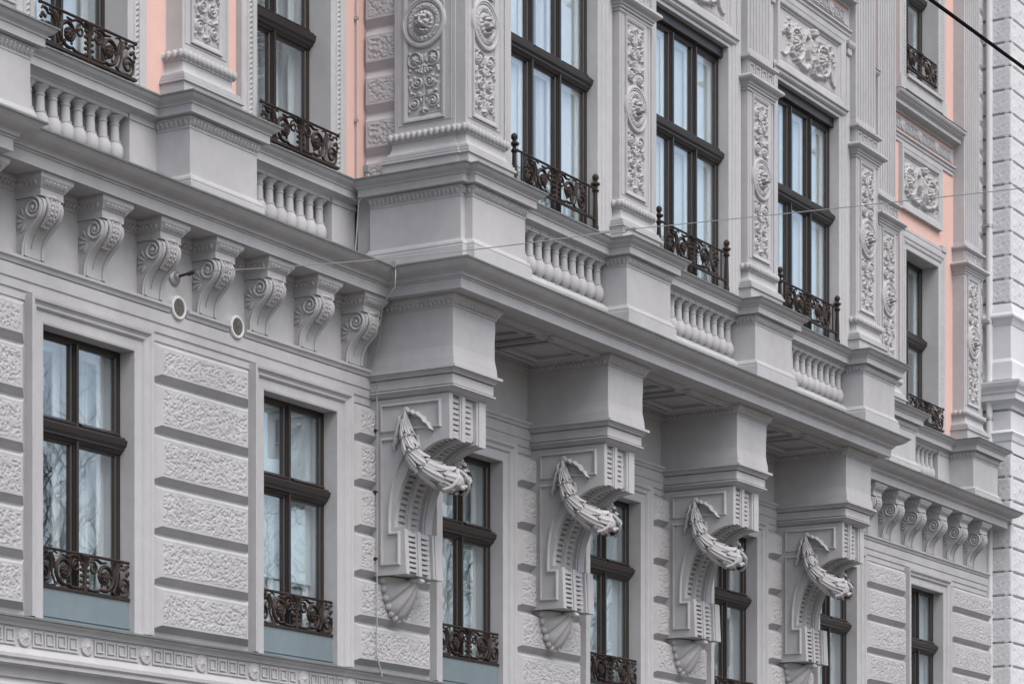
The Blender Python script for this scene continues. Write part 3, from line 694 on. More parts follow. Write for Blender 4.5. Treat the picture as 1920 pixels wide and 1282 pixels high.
# ================================================================ PILASTERS
PW = .345
def pilaster_data():
    U = lambda h, b=.16: [(-h, b), (-h, -.10), (h, -.10), (h, b)]
    m = MB(); m.box(-PW, PW, -.10, .16, 9.55, 11.70); shaft = m.mesh('pilaster', 'stucco')
    b = MB(); b.sweep([(-.2, 9.17), (.085, 9.17), (.085, 9.355), (.104, 9.357), (.104, 9.380), (.076, 9.381), (.076, 9.388), (.09, 9.389), (.09, 9.410), (.062, 9.411), (.062, 9.418), (.075, 9.419), (.075, 9.437), (.05, 9.44), (.048, 9.455), (.032, 9.475), (.022, 9.505), (.018, 9.54), (.020, 9.562), (.032, 9.565), (.032, 9.578), (.045, 9.59), (.054, 9.606), (.054, 9.626), (.043, 9.645), (.018, 9.65), (.015, 9.675), (-.2, 9.68)], U(PW))
    base = b.mesh('base', 'stucco', 25)
    bd_ = MB()
    path = U(PW + .05, .13)
    for A, B in zip([(-PW - .052, .12), (-PW - .052, -.152), (PW + .052, -.152)], [(-PW - .052, -.152), (PW + .052, -.152), (PW + .052, .12)]):
        L = math.hypot(B[0] - A[0], B[1] - A[1]); n = max(1, round(L / .066))
        for q in range(n):
            f = (q + .5) / n; px, py = A[0] + (B[0] - A[0]) * f, A[1] + (B[1] - A[1]) * f
            dx, dy = (B[0] - A[0]) / L, (B[1] - A[1]) / L
            bd_.ball((px, py, 9.615), .020 + .008 * abs(dx), .020 + .008 * abs(dy), .040, 7, 5)
    bead = bd_.mesh('bead', 'orn', 60)
    fr = MB()
    FP = [(0, -.006), (0, .008), (.012, .016), (.03, .022), (.045, .022), (.045, -.006)]
    fr.frame(-.185, .185, 9.80, 11.60, FP, WALL(-.10), True)
    fr2 = MB(); fr2.frame(-.30, .30, 9.74, 11.655, [(0, -.006), (0, .006), (.008, .006), (.008, -.006)], WALL(-.10), True)
    fr.v += []; o_ = len(fr.v); fr.v += fr2.v; fr.f += [tuple(i_ + o_ for i_ in f) for f in fr2.f]; fr.m += fr2.m
    pan = fr.mesh('panel_frame', 'stucco')
    # carved panels
    def lower():
        f = HF(.36, .62, 79, 133); f.mir = True
        f.stroke([(0, .08), (0, .58)], [.010, .006], .020)
        bot = [(.012, .185), (.05, .17), (.085, .19)] + spiral(.105, .118, .068, .014, R(95), -1.75, 34)
        f.stroke(bot, [.008, .011], .026); f.blob(.105, .118, .020, .020, .034)
        f.stroke([(.17, .29), (.15, .235), (.10, .20), (.03, .175)], [.007, .010], .024); f.blob(.05, .205, .020, .040, .030, R(-60), .4); f.blob(.14, .215, .016, .018, .030)
        mid_ = [(.135, .29)] + spiral(.068, .315, .062, .012, R(-10), -1.5, 26)
        f.stroke(mid_, [.010, .010], .026); f.blob(.068, .318, .016, .016, .034); f.blob(.125, .305, .018, .030, .030, R(20), .4); f.blob(.10, .365, .014, .020, .03); f.blob(.15, .345, .012, .022, .026, R(-20))
        for q in range(3): f.stroke([(.0, .50), (.012 + .018 * q, .46 - .01 * q), (.022 + .03 * q, .41 + .012 * q)], [.007, .012], .028); f.blob(.022 + .03 * q, .405 + .012 * q, .015, .015, .032)
        f.stroke([(.0, .47), (.045, .455)] + spiral(.10, .535, .074, .070, R(-125), .92, 30), [.008, .008], .026)
        f.flower(.10, .535, .052, .034, 7); f.blob(.018, .545, .008, .05, .026, R(-8)); f.blob(.16, .605, .014, .022, .028, R(-30)); f.blob(.155, .44, .016, .02, .028); f.blob(.17, .41, .010, .026, .026, R(20))
        f.blob(0, .05, .024, .024, .032); f.blob(.026, .045, .012, .018, .028, R(40)); f.blob(.0, .02, .014, .014, .03); f.blob(.03, .14, .010, .03, .026, R(-10)); f.blob(.165, .05, .010, .020, .024, R(20)); f.blob(.045, .04, .008, .014, .022)
        m_ = np.ones_like(f.X, bool); m_ &= np.hypot(f.X, f.Z - .89) > .255
        f.H = f.H * (1.0 + .3 * vnoise(79, 133, (30, 50), rs))
        return f.mesh('relief', 'orn', m_)
    def upper():
        f = HF(.36, .62, 79, 133); f.mir = True
        f.stroke([(0, .02), (0, .58)], [.006, .010], .020)
        f.flower(.10, .075, .052, .034, 7); f.stroke([(.0, .15), (.045, .155)] + spiral(.10, .075, .074, .070, R(125), -.92, 30), [.008, .008], .026)
        for q in range(4): f.stroke([(.0, .12), (.012 + .022 * q, .17 - .004 * q), (.020 + .036 * q, .235 - .018 * q)], [.007, .012], .028); f.blob(.020 + .036 * q, .24 - .018 * q, .014, .014, .032)
        f.stroke([(.01, .27), (.06, .262)] + spiral(.085, .325, .058, .012, R(-80), 1.6, 30), [.009, .010], .027); f.blob(.085, .325, .017, .017, .034)
        f.stroke([(.01, .39), (.06, .41)] + spiral(.098, .49, .070, .013, R(-100), 1.75, 34), [.009, .011], .027); f.blob(.098, .49, .020, .020, .034)
        f.blob(.155, .285, .014, .030, .028, R(25), .4); f.blob(.155, .40, .013, .026, .028, R(-30), .4); f.blob(.03, .36, .012, .034, .03, R(-30), .4); f.blob(0, .44, .016, .04, .032, 0, .4); f.blob(.03, .57, .013, .03, .03, R(20), .4); f.blob(0, .585, .024, .024, .03); f.blob(.155, .595, .014, .016, .026); f.blob(.165, .20, .010, .022, .026, R(-20))
        m_ = np.hypot(f.X, f.Z + .27) > .255
        f.H = f.H * (1.0 + .3 * vnoise(79, 133, (30, 50), rs))
        return f.mesh('relief', 'orn', m_)
    md = MB(); md.lathe([(.20, -.01), (.248, -.01), (.25, .018), (.24, .032), (.222, .036), (.215, .026), (.2, .026), (.195, .01)], (0, -.10, 10.70), 36, 'y', False)
    med = md.mesh('medallion', 'stucco', 40)
    def lion():
        n = 121; f = HF(.40, .40, n, n); X, Z = f.X, f.Z - .2; r = np.hypot(X, Z); th = np.arctan2(Z, X)
        f.up(np.sqrt(np.clip(1 - ((r - .160) / .032) ** 2, 0, 1)) * .034 * (.55 + .5 * vnoise(n, n, (46, 46), rs)) * (.85 + .15 * np.abs(np.sin(th * 10))))
        S = .118; x, z = X / S, Z / S; q = np.hypot(x, z); ax = np.abs(x)
        ma = np.clip(1 - q ** 4, 0, 1) ** .5 * S * .34 * (.72 + .28 * np.cos(th * 15 + 2.2 * np.sin(q * 5))) + S * .10 * np.clip(np.cos((q - .82) * 9), 0, 1)
        L = [np.where(q < 1, ma, 0)]
        def d2(cx, cz, rx, rz): return ((ax - cx if cx else x) / rx) ** 2 + ((z - cz) / rz) ** 2
        def e(cx, cz, rx, rz, h): L[0] = np.maximum(L[0], h * S * np.sqrt(np.clip(1 - d2(cx, cz, rx, rz), 0, 1)))
        def pit(cx, cz, rx, rz, d): L[0] = L[0] - d * S * np.exp(-d2(cx, cz, rx, rz) * 1.8) * (q < 1.05)
        for a_ in ((0, -.02, .60, .72, .70), (0, .34, .42, .26, .84), (.26, .30, .25, .10, .92), (.40, -.06, .22, .24, .78), (0, .06, .14, .36, 1.0), (0, -.14, .20, .12, 1.18), (.17, -.29, .21, .17, 1.08), (0, -.74, .22, .13, .84), (.60, .50, .15, .17, .66)): e(*a_)
        pit(.25, .14, .13, .085, .38); e(.25, .15, .075, .05, .66)
        pit(0, -.53, .28, .10, .75); pit(.07, -.16, .05, .05, .2); pit(.46, .22, .07, .2, .2); pit(0, -.30, .03, .14, .15)
        f.up(np.clip(L[0], 0, 1)); return f.mesh('lion_head', 'orn', r < .196)
    cp = MB(); cp.sweep([(-.2, 11.66), (.012, 11.66), (.015, 11.69), (.03, 11.695), (.03, 11.715), (.045, 11.725), (.05, 11.745), (.085, 11.765), (.105, 11.785), (.105, 11.805), (.09, 11.822), (.004, 11.828), (.004, 12.008), (.03, 12.02), (.055, 12.035), (.055, 12.062), (-.2, 12.09)], U(PW))
    cap = cp.mesh('capital', 'stucco')
    kb = MB()
    for q in range(4):
        km = key_mesh(.145, .14, .0165, .014); o_ = len(kb.v)
        kb.add([(v[0] - .245 + .163 * q, v[1] - .104, v[2] + 11.848) for v in km.v], km.f)
    kb.frame(-.325, .325, 11.842, 11.995, [(0, -.002), (0, .01), (.008, .01), (.008, -.002)], WALL(-.104), True)
    kp = kb.mesh('key_panel', 'stucco')
    fl_ = MB(); poly = []; hw_ = .315; n = 7; pitch = 2 * (hw_ - .03) / n
    poly.append((-hw_, .16)); poly.append((-hw_, -.085))
    for q in range(n):
        xa = -hw_ + .03 + q * pitch + .012; xb = xa + pitch - .024
        poly.append((xa, -.085))
        for j in range(1, 6):
            a = math.pi * j / 6; poly.append((xa + (xb - xa) * (.5 - .5 * math.cos(a)), -.085 + .032 * math.sin(a)))
        poly.append((xb, -.085))
    poly += [(hw_, -.085), (hw_, .16)]
    fl_.prism(poly, 12.16, ZT, HOR); fl_.box(-hw_, hw_, -.088, .16, 12.06, 12.165)
    flu = fl_.mesh('fluted_shaft', 'stucco')
    LO, UP, LI = lower(), upper(), lion()
    return shaft, [('base', base, None), ('bead', bead, None), ('panel_frame', pan, None), ('relief', LO, (0, -.101, 9.81)), ('relief', UP, (0, -.101, 10.965)), ('medallion', med, None), ('lion_head', LI, (0, -.106, 10.50)), ('capital', cap, None), ('key_panel', kp, None), ('fluted_shaft', flu, None)]
ps, pp = pilaster_data()
def pilaster(loc, rot=0, skip=()):
    o = link('pilaster', ps, house, loc, (0, 0, rot))
    for nm, d, l_ in pp:
        if nm not in skip: sub(nm, d, o, l_)
    return o
for k in range(-2, 2): pilaster((PX_[k], YB, 0))
pilaster((BL + .115, -.645, 0), -math.pi / 2)                    # flank of the bay
pilaster((BR - .115, -.645, 0), math.pi / 2)
for k in (-4, -3, 2): pilaster((PX_[k], .02, 0))
pilaster((38.78, .02, 0))
for sx in (-1, 1):                                               # plain corner fillet of the bay
    pass

# ================================================================ WING WINDOWS ABOVE
UPP = [(-.005, -.197), (-.005, .055), (.012, .06), (.07, .06), (.074, .07), (.085, .075), (.09, .062), (.135, .062), (.14, .075), (.15, .08), (.175, .082), (.182, .068), (.245, .068), (.25, .06), (.25, -.02)]
def leaf_strip(m, x0, x1, z0, z1, pitch, y):
    """little leaves set along the architrave"""
    def leaf(x, z, ax):
        if ax == 'v': m.add([(x - .024, y, z - .03), (x + .024, y, z - .01), (x + .006, y - .022, z + .0), (x, y, z + .03)], [(0, 2, 3), (0, 1, 2), (1, 3, 2)])
        else: m.add([(x - .03, y, z - .024), (x - .01, y, z + .024), (x, y - .022, z + .006), (x + .03, y, z)], [(0, 2, 1), (0, 3, 2), (1, 2, 3)])
    z = z0
    while z < z1:
        leaf(x0 - .112, z, 'v'); leaf(x1 + .112, z, 'v'); z += pitch
    x = x0 - .112
    while x < x1 + .112: leaf(x, z1 + .112, 'h'); x += pitch
UPW = {}
for k in (-3, -2, 2, 3):
    xc = WX[k]
    for (za, zb, tz, fl2) in ((ZU0, ZU1, (10.42, 10.57), 0), (ZV0, ZV1, (15.35, 15.5), 1)):
        w = window(house, xc, YP + .20, HW - .002, za + .0, zb - .002, tz, 2, 'curtain' if k != 3 else None, seed=k + 20 + fl2, pale=(k == 3))
        if not fl2: UPW[k] = w
        ar = MB(); ar.frame(xc - HW, xc + HW, za - (.0 if not fl2 else .10), zb, UPP, WALL(YP)); aro = part('architrave', ar, 'stucco', w)
        lf = MB(); leaf_strip(lf, xc - HW, xc + HW, za, zb, .047, YP - .0625); tag(part('leaf_moulding', lf, 'orn', w), None, kind='stuff')
        if fl2:
            sl = MB(); sl.box(xc - HW - .255, xc + HW + .255, YP - .085, YP + .02, za - .26, za - .10); sl.box(xc - HW - .05, xc + HW + .05, YP - .12, YP + .3, za - .10, za - .055)
            sl.box(xc - HW - .255, xc - HW - .1, YP - .09, YP + .02, za - .36, za - .262); sl.box(xc + HW + .1, xc + HW + .255, YP - .09, YP + .02, za - .36, za - .262)
            part('sill', sl, 'stucco', w); 
            pl = MB(); pl.box(xc - HW, xc + HW, YP - .10, YP + .05, za - .055, za - .03); part('sill_flashing', pl, 'zinc', w)
        else:
            hd = MB(); a, b = xc - HW - .255, xc + HW + .255
            hd.box(a, a + .17, YP - .085, YP + .02, zb + .246, zb + .33); hd.box(b - .17, b, YP - .085, YP + .02, zb + .246, zb + .33); hd.box(a + .172, b - .172, YP - .072, YP + .02, zb + .248, zb + .29)
            part('hood', hd, 'stucco', w)

# angel relief panels
def angel(w, h):
    f = HF(w, h, 221, 91); s = h / .62
    f.mir = True
    f.stroke(spiral(.40 * s, .30 * s, .20 * s, .17 * s, R(-170), 1.0, 40), [.03 * s, .022 * s], .045)
    f.stroke([(.07 * s, .10 * s), (.15 * s, .05 * s), (.28 * s, .07 * s), (.36 * s, .10 * s)], [.04 * s, .03 * s], .05)
    f.flower(.40 * s, .30 * s, .10 * s, .06, 9)
    for q in range(13):
        a = R(-150 + q * 26); f.blob(.40 * s + .215 * s * math.cos(a), .30 * s + .215 * s * math.sin(a), .018 * s, .045 * s, .04, a - math.pi / 2 + .5, .4)
    for q in range(9):
        a = R(q * 40); f.blob(.40 * s + .135 * s * math.cos(a), .30 * s + .135 * s * math.sin(a), .02 * s, .03 * s, .038, a)
    f.stroke([(.60 * s, .22 * s), (.66 * s, .12 * s), (.74 * s, .07 * s), (w / 2 - .02, .09 * s)], [.025 * s, .012 * s], .04)
    f.stroke(spiral(.66 * s, .42 * s, .07 * s, .015 * s, R(200), 1.5, 20), [.018 * s, .014 * s], .04)
    for q in range(7): f.blob((.62 + .025 * q) * s, (.55 - .035 * q + .02 * (q % 2)) * s, .014 * s, .035 * s, .035, R(-40 + 20 * (q % 3)), .3)
    for q in range(5):                                             # wings
        f.stroke([(.05 * s, .44 * s), ((.10 + .015 * q) * s, (.55 - .02 * q) * s), ((.13 + .02 * q) * s, (.50 - .05 * q) * s)], [.022 * s, .012 * s], .055)
    f.mir = False
    f.blob(0, .33 * s, .075 * s, .12 * s, .085); f.blob(0, .22 * s, .06 * s, .10 * s, .08); f.blob(.012 * s, .52 * s, .048 * s, .060 * s, .11)
    f.blob(.01 * s, .555 * s, .056 * s, .04 * s, .10); f.stroke([(-.06 * s, .42 * s), (-.10 * s, .30 * s), (-.07 * s, .20 * s)], [.026 * s, .02 * s], .075); f.stroke([(.06 * s, .42 * s), (.11 * s, .32 * s), (.08 * s, .22 * s)], [.026 * s, .02 * s], .075)
    f.stroke([(-.03 * s, .18 * s), (-.05 * s, .05 * s)], [.045 * s, .025 * s], .07); f.stroke([(.03 * s, .18 * s), (.05 * s, .05 * s)], [.045 * s, .025 * s], .07)
    f.pit(.035 * s, .525 * s, .01 * s, .008 * s, .02); f.pit(-.008 * s, .525 * s, .01 * s, .008 * s, .02)
    f.H = f.H * (1.1 + .3 * vnoise(221, 91, (60, 26), rs))
    return f.mesh('angel_relief', 'orn')
ANG = angel(1.62, .60); ANW = angel(1.30, .62)
def relief_panel(x0, x1, z0, z1, y, mesh, parent):
    m = MB(); m.frame(x0, x1, z0, z1, [(0, -.02), (0, .0), (.012, .018), (.03, .022), (.04, .045), (.05, .05), (.10, .055), (.105, .06), (.14, .062), (.14, -.02)], WALL(y), True)
    o = part('relief_panel', m, 'stucco', house)
    bk = MB(); bk.box(x0 - .02, x1 + .02, y - .0035, y + .01, z0 - .02, z1 + .02); part('panel_ground', bk, 'stucco', o)
    link('angel_relief', mesh, o, ((x0 + x1) / 2, y - .005, z0 + .01)); return o
def upper_bands(x0, x1, y, keyx):
    """mouldings, key band and cornice that close the main floor"""
    m = MB(); m.sweep([(-.02, 13.10), (.02, 13.10), (.02, 13.15), (.035, 13.155), (.035, 13.19), (.06, 13.205), (.06, 13.225), (-.02, 13.235)], [(x0, y), (x1, y)]); part('moulding', m, 'stucco', house)
    m = MB(); m.sweep([(-.02, 13.285), (.012, 13.285), (.012, 13.45), (-.02, 13.45)], [(x0, y), (x1, y)]); kb_ = part('key_band', m, 'stucco', house)
    x = x0 + .09; q = 0
    while x < x1 - .09:
        if q % 4 == 3: link('rosette', ROS, kb_, (x, y - .013, 13.285)); x += .17
        else: link('key', KEY, kb_, (x, y - .013, 13.30)); x += .155
        q += 1
    m = MB(); m.sweep([(-.02, 13.50), (.02, 13.50), (.03, 13.53), (.06, 13.545), (.14, 13.55), (.14, 13.60), (.155, 13.61), (.165, 13.64), (.21, 13.665), (.225, 13.69), (.225, 13.71), (-.02, 13.73)], [(x0, y), (x1, y)]); co = part('upper_cornice', m, 'stucco', house)
    m = MB(); m.sweep([(-.02, 13.735), (.23, 13.712), (.235, 13.718), (-.02, 13.745)], [(x0, y), (x1, y)]); part('flashing', m, 'zinc', co)
    e = MB(); eggs(e, [(x0, y - .14), (x1, y - .14)], 13.64, .05, .05, .03); tag(part('egg_and_dart', e, 'orn', co), None, kind='stuff')
for k in (-1, 0, 1):
    xc = WX[k]; hwb = BHW
    ar = MB(); ar.frame(xc - hwb, xc + hwb, ZB0, ZB1, [(-.005, -.117), (-.005, .012), (.07, .014), (.075, .025), (.09, .03), (.12, .03), (.13, .045), (.155, .05), (.17, .045), (.17, -.02)], WALL(YB))
    w = window(house, xc, YB + .12, hwb - .002, ZB0 + .02, ZB1 - .12, (10.74, 10.88), 3, 'curtain', seed=k + 40, pale=True, mull=.030)
    part('architrave', ar, 'stucco', w)
    bx_ = MB(); bx_.box(xc - hwb + .002, xc + hwb - .002, YB + .06, YB + .2, ZB1 - .118, ZB1 - .002); part('blind_box', bx_, 'frame', w)
    ent = MB(); ent.sweep([(-.02, 12.12), (.03, 12.12), (.05, 12.14), (.05, 12.17), (.075, 12.185), (.075, 12.205), (-.02, 12.215)], [(xc - hwb - .17, YB), (xc + hwb + .17, YB)]); part('lintel', ent, 'stucco', w)
    relief_panel(xc - .86, xc + .86, 12.33, 12.94, YB, ANG, house)
    pk = MB(); pk.box(xc - 1.16, xc + 1.16, YB - .006, YB + .01, 13.085, ZT); part('pink_field', pk, 'pink', bay_wall)
    upper_bands(xc - 1.19, xc + 1.19, YB - .006, None)
    for sx in (-1, 1):                                            # slim strip beside the panel with its own little capital
        st = MB(); a = xc + sx * 1.125
        st.box(a - .05, a + .05, YB - .035, YB + .02, 9.20, 12.92); st.sweep([(-.06, 12.90), (.0, 12.90), (.012, 12.915), (.012, 12.98), (.03, 13.0), (.045, 13.03), (.045, 13.07), (-.06, 13.08)], [(a - .05, YB + .02), (a - .05, YB - .05), (a + .05, YB - .05), (a + .05, YB + .02)])
        part('strip_pilaster', st, 'stucco', house)
for k in (-3, -2, 2, 3):
    relief_panel(WX[k] - .62, WX[k] + .62, 12.31, 12.93, YP, ANW, house)
upper_bands(BR + .05, PX_[2] - .38, YP, None); upper_bands(PX_[2] + .36, 38.78 - .36, YP, None)
upper_bands(PX_[-4] + .36, PX_[-3] - .36, YP, None)

# ================================================================ PARAPETS: pedestals, balusters, rails
CAPP = [(-.14, 8.985), (0, 8.985), (.01, 9.0), (.03, 9.012), (.085, 9.015), (.085, 9.085), (.095, 9.088), (.10, 9.103), (.112, 9.113), (.135, 9.128), (.152, 9.147), (.16, 9.157), (.16, 9.168), (-.14, 9.19)]
FLP = [(-.14, 9.192), (.163, 9.171), (.163, 9.161), (.172, 9.161), (.172, 9.176), (-.14, 9.204)]
EGP = [(-.02, 8.905), (.006, 8.905), (.006, 8.925), (.012, 8.94), (.020, 8.97), (.034, 8.992), (.034, 9.002), (-.02, 9.002)]
BASP = [(-.20, 8.25), (.05, 8.25), (.05, 8.425), (.035, 8.435), (.04, 8.45), (.032, 8.475), (.012, 8.49), (.008, 8.505), (-.20, 8.505)]
def baluster_mesh(zb, zt):
    H_ = zt - zb; s = H_ / .49
    pr = [(.05, .022), (.05, .03), (.034, .036), (.036, .045), (.052, .055), (.072, .085), (.080, .12), (.079, .15), (.070, .185), (.054, .208), (.058, .214), (.058, .224), (.045, .228), (.043, .29), (.039, .355), (.046, .36), (.046, .374), (.038, .378), (.043, .40), (.055, .42), (.074, .433), (.080, .441), (.074, .450)]
    m = MB(); m.lathe([(r, z * s) for r, z in pr], (0, 0, zb), 18)
    m.box(-.066, .066, -.066, .066, zb, zb + .022 * s); m.box(-.083, .083, -.083, .083, zb + .448 * s, zt)
    return m.mesh('baluster', 'stucco', 50)
BAL = baluster_mesh(8.50, 8.988)
def dies_path(x0, x1, yface, dies, proj, hwd=.5):
    p = [(x0, yface)]
    for c_ in dies: p += [(c_ - hwd, yface), (c_ - hwd, yface - proj), (c_ + hwd, yface - proj), (c_ + hwd, yface)]
    return p + [(x1, yface)]
YW = .08                                                         # face of the wing parapet
def parapet(name, path, dies, bal_runs, ybal, fillers, yface, proj, hwd=.5, eggpaths=()):
    m = MB(); m.sweep(CAPP, path); rail = part(name, m, 'stucco', house)
    m = MB(); m.sweep(FLP, path); part('flashing', m, 'zinc', rail)
    m = MB(); m.sweep(BASP, path); part('plinth', m, 'stucco', rail)
    for c_ in dies:
        m = MB(); m.box(c_ - hwd, c_ + hwd, yface - proj, yface + .22, 8.40, 9.0); part('pedestal', m, 'stucco', rail)
    for (a, b) in fillers:
        m = MB(); m.box(a, b, yface + .004, yface + .22, 8.40, 8.99); m.box(a - .012, b + .012, yface - .008, yface + .12, 8.935, 8.984); part('rail_block', m, 'stucco', rail)
    for (a, b, n) in bal_runs:
        for q in range(n): link('baluster', BAL, rail, (a + (b - a) * (q + .5) / n, ybal, 0))
    e = MB()
    for pth in eggpaths:
        m = MB(); m.sweep(EGP, pth); part('die_moulding', m, 'stucco', rail); eggs(e, pth, 8.958, .05, .066, .03, off=.016)
    if eggpaths: tag(part('egg_and_dart', e, 'orn', rail), None, kind='stuff')
    return rail
# left wing
dL = [PX_[-4], PX_[-3]]
parapet('wing_parapet', dies_path(X0, 22.60, YW, dL, .36), dL, [(WX[k] - .66, WX[k] + .66, 8) for k in (-3, -2)], YW + .09,
        [(dL[0] + .5, WX[-3] - .68), (WX[-3] + .68, dL[1] - .5), (dL[1] + .5, WX[-2] - .68), (WX[-2] + .68, 22.60)], YW, .36, eggpaths=[[(c_ - .5, YW), (c_ - .5, YW - .36), (c_ + .5, YW - .36), (c_ + .5, YW)] for c_ in dL])
# right wing
dR = [PX_[2], 38.78]
parapet('wing_parapet', dies_path(BR - .05, 39.42, YW, dR, .36), dR, [(WX[k] - .66, WX[k] + .66, 8) for k in (2, 3)], YW + .09,
        [(BR + .1, WX[2] - .68), (WX[2] + .68, dR[0] - .5), (dR[0] + .5, WX[3] - .68), (WX[3] + .68, dR[1] - .5)], YW, .36, eggpaths=[[(c_ - .5, YW), (c_ - .5, YW - .36), (c_ + .5, YW - .36), (c_ + .5, YW)] for c_ in dR])
# bay
YF = -1.03
dB = [PX_[k] for k in range(-2, 2)]
pb = [(22.60, .05), (22.60, -.155), (22.51, -.155), (22.51, -1.187), (22.59, -1.187), (22.59, -1.27)]
xe = 2 * XC - 22.59
mid = []
for i_, c_ in enumerate(dB):
    if i_ > 0: mid += [(c_ - .5, YF), (c_ - .5, -1.27)]
    if i_ < 3: mid += [(c_ + .5, -1.27), (c_ + .5, YF)]
pbay = pb + mid + [(xe, -1.27), (xe, -1.187), (xe + .08, -1.187), (xe + .08, -.155), (xe - .01, -.155), (xe - .01, .05)]
egp = [pb[2:] + [(dB[0] + .5, -1.27), (dB[0] + .5, YF)]] + [[(c_ - .5, YF), (c_ - .5, -1.27), (c_ + .5, -1.27), (c_ + .5, YF)] for c_ in dB[1:3]] + [[(dB[3] - .5, YF), (dB[3] - .5, -1.27), (xe, -1.27)]]
bayp = parapet('bay_parapet', pbay, [], [(dB[i_] + .5, dB[i_ + 1] - .5, 12) for i_ in range(3)], YF + .075, [], YF, .24, eggpaths=egp)
for i_, c_ in enumerate(dB):
    m = MB()
    if i_ == 0: m.box(22.51, 23.0, -1.187, -.155, 8.40, 9.0); m.box(22.59, c_ + .5, -1.27, -1.1875, 8.40, 9.0); m.box(23.001, c_ + .5, -1.187, YF + .13, 8.40, 9.0); m.box(22.60, 22.9, -.1549, .05, 8.40, 9.0)
    elif i_ == 3: m.box(xe - .41, xe + .08, -1.187, -.155, 8.40, 9.0); m.box(c_ - .5, xe, -1.27, -1.1875, 8.40, 9.0); m.box(c_ - .5, xe - .411, -1.187, YF + .13, 8.40, 9.0)
    else: m.box(c_ - .5, c_ + .5, -1.27, YF + .13, 8.40, 9.0)
    part('pedestal', m, 'stucco', bayp)
m = MB(); m.box(22.62, xe - .02, -.98, .05, 9.10, 9.187); part('balcony_slab', m, 'stucco', bayp)
m = MB(); m.box(X0, 22.62, YW + .10, .40, 9.0, 9.187); m.box(BR, 39.4, YW + .10, .40, 9.0, 9.187); part('ledge', m, 'stucco', upper_wall)

# ================================================================ IRON RAILINGS
def rail_data(hw, h):
    P = {}
    m = MB(); m.tube([(-hw - .03, 0, h), (hw + .03, 0, h)], .013, 8); m.ball((-hw - .03, 0, h), .02); m.ball((hw + .03, 0, h), .02); P['top_rail'] = m.mesh('top_rail', 'iron', 50)
    m = MB(); m.box(-hw - .03, hw + .03, -.018, .018, -.012, .012); P['bottom_rail'] = m.mesh('bottom_rail', 'iron')
    V = lambda pts: [(p[0], 0, p[1]) for p in pts]
    s = h / .32
    big = MB()
    sp = [(.035, .03), (.10, .025), (.18, .03)] + spiral(.27, .16, .125, .045, R(-115), 1.25, 26)
    big.tube(V([(x_, z_ * s) for x_, z_ in sp]), [.013 + .006 * math.sin(i_ / len(sp) * math.pi) for i_ in range(len(sp))], 6)
    up = [(.27 + .125, .16), (.40, .23), (.43, .285), (.40, .305), (.36, .29)]
    big.tube(V([(x_, z_ * s) for x_, z_ in up]), [.012, .014, .012, .010, .008], 6)
    dn = [(.05, .26), (.10, .295), (.16, .30), (.22, .275), (.29, .285)]
    big.tube(V([(x_, z_ * s) for x_, z_ in dn]), [.010, .014, .015, .013, .009], 6)
    big.tube(V([(x_, z_ * s) for x_, z_ in spiral(.115, .215, .055, .014, R(90), -1.3, 16)]), .011, 6)
    for a in range(0, 360, 60): big.ball((.27 + .085 * math.cos(R(a)), 0, (.16 + .085 * math.sin(R(a))) * s), .013, .012, .02)
    scr = big.mesh('scroll', 'iron', 60)
    end = MB()
    end.tube(V([(x_, z_ * s) for x_, z_ in [(.36, .05), (.40, .02), (.46, .012)] + spiral(.525, .105, .09, .015, R(-110), 1.8, 26)]), [.013] * 30, 6)
    end.tube(V([(x_, z_ * s) for x_, z_ in [(.44, .14), (.44, .21), (.48, .255), (.53, .25), (.55, .28), (.60, .29), (.615, .265)]]), [.012, .013, .014, .012, .015, .012, .008], 6)
    for x_, z_ in ((.60, .23), (.57, .215), (.62, .20), (.50, .29), (.605, .16)): end.ball((x_, 0, z_ * s), .02, .014, .02)
    end.tube(V([(x_, z_ * s) for x_, z_ in [(.385, .04), (.43, .12), (.42, .20), (.46, .29)]]), .010, 6)
    ends = end.mesh('end_scroll', 'iron', 60)
    ros = MB(); ros.lathe([(.045, -.012), (.048, .0), (.03, .018), (.012, .028)], (0, 0, 0), 12, 'y')
    for a in range(0, 360, 45): ros.ball((.036 * math.cos(R(a)), -.012, .036 * math.sin(R(a))), .017, .014, .017, 6, 4)
    rosm = ros.mesh('iron_rosette', 'iron', 60)
    st = MB(); st.lathe([(.022, 0), (.026, .04), (.016, .08), (.02, .16), (.026, .24), (.04, .285), (.05, .30), (.05, .31), (.03, .32)], (0, 0, 0), 10)
    for sx in (-1, 1):
        for q in range(5): st.ball((sx * (.035 + .006 * (q % 2)), 0, (.04 + .05 * q) * s), .026, .016, .017)
        st.tube([(sx * .01, 0, .18 * s), (sx * .04, 0, .25 * s), (sx * .075, 0, .29 * s), (sx * .09, 0, .26 * s)], [.012, .012, .01, .007], 6)
    stem = st.mesh('stem', 'iron', 50)
    return P, scr, ends, rosm, stem
RP, RSC, REN, RRO, RST = rail_data(.60, .32)
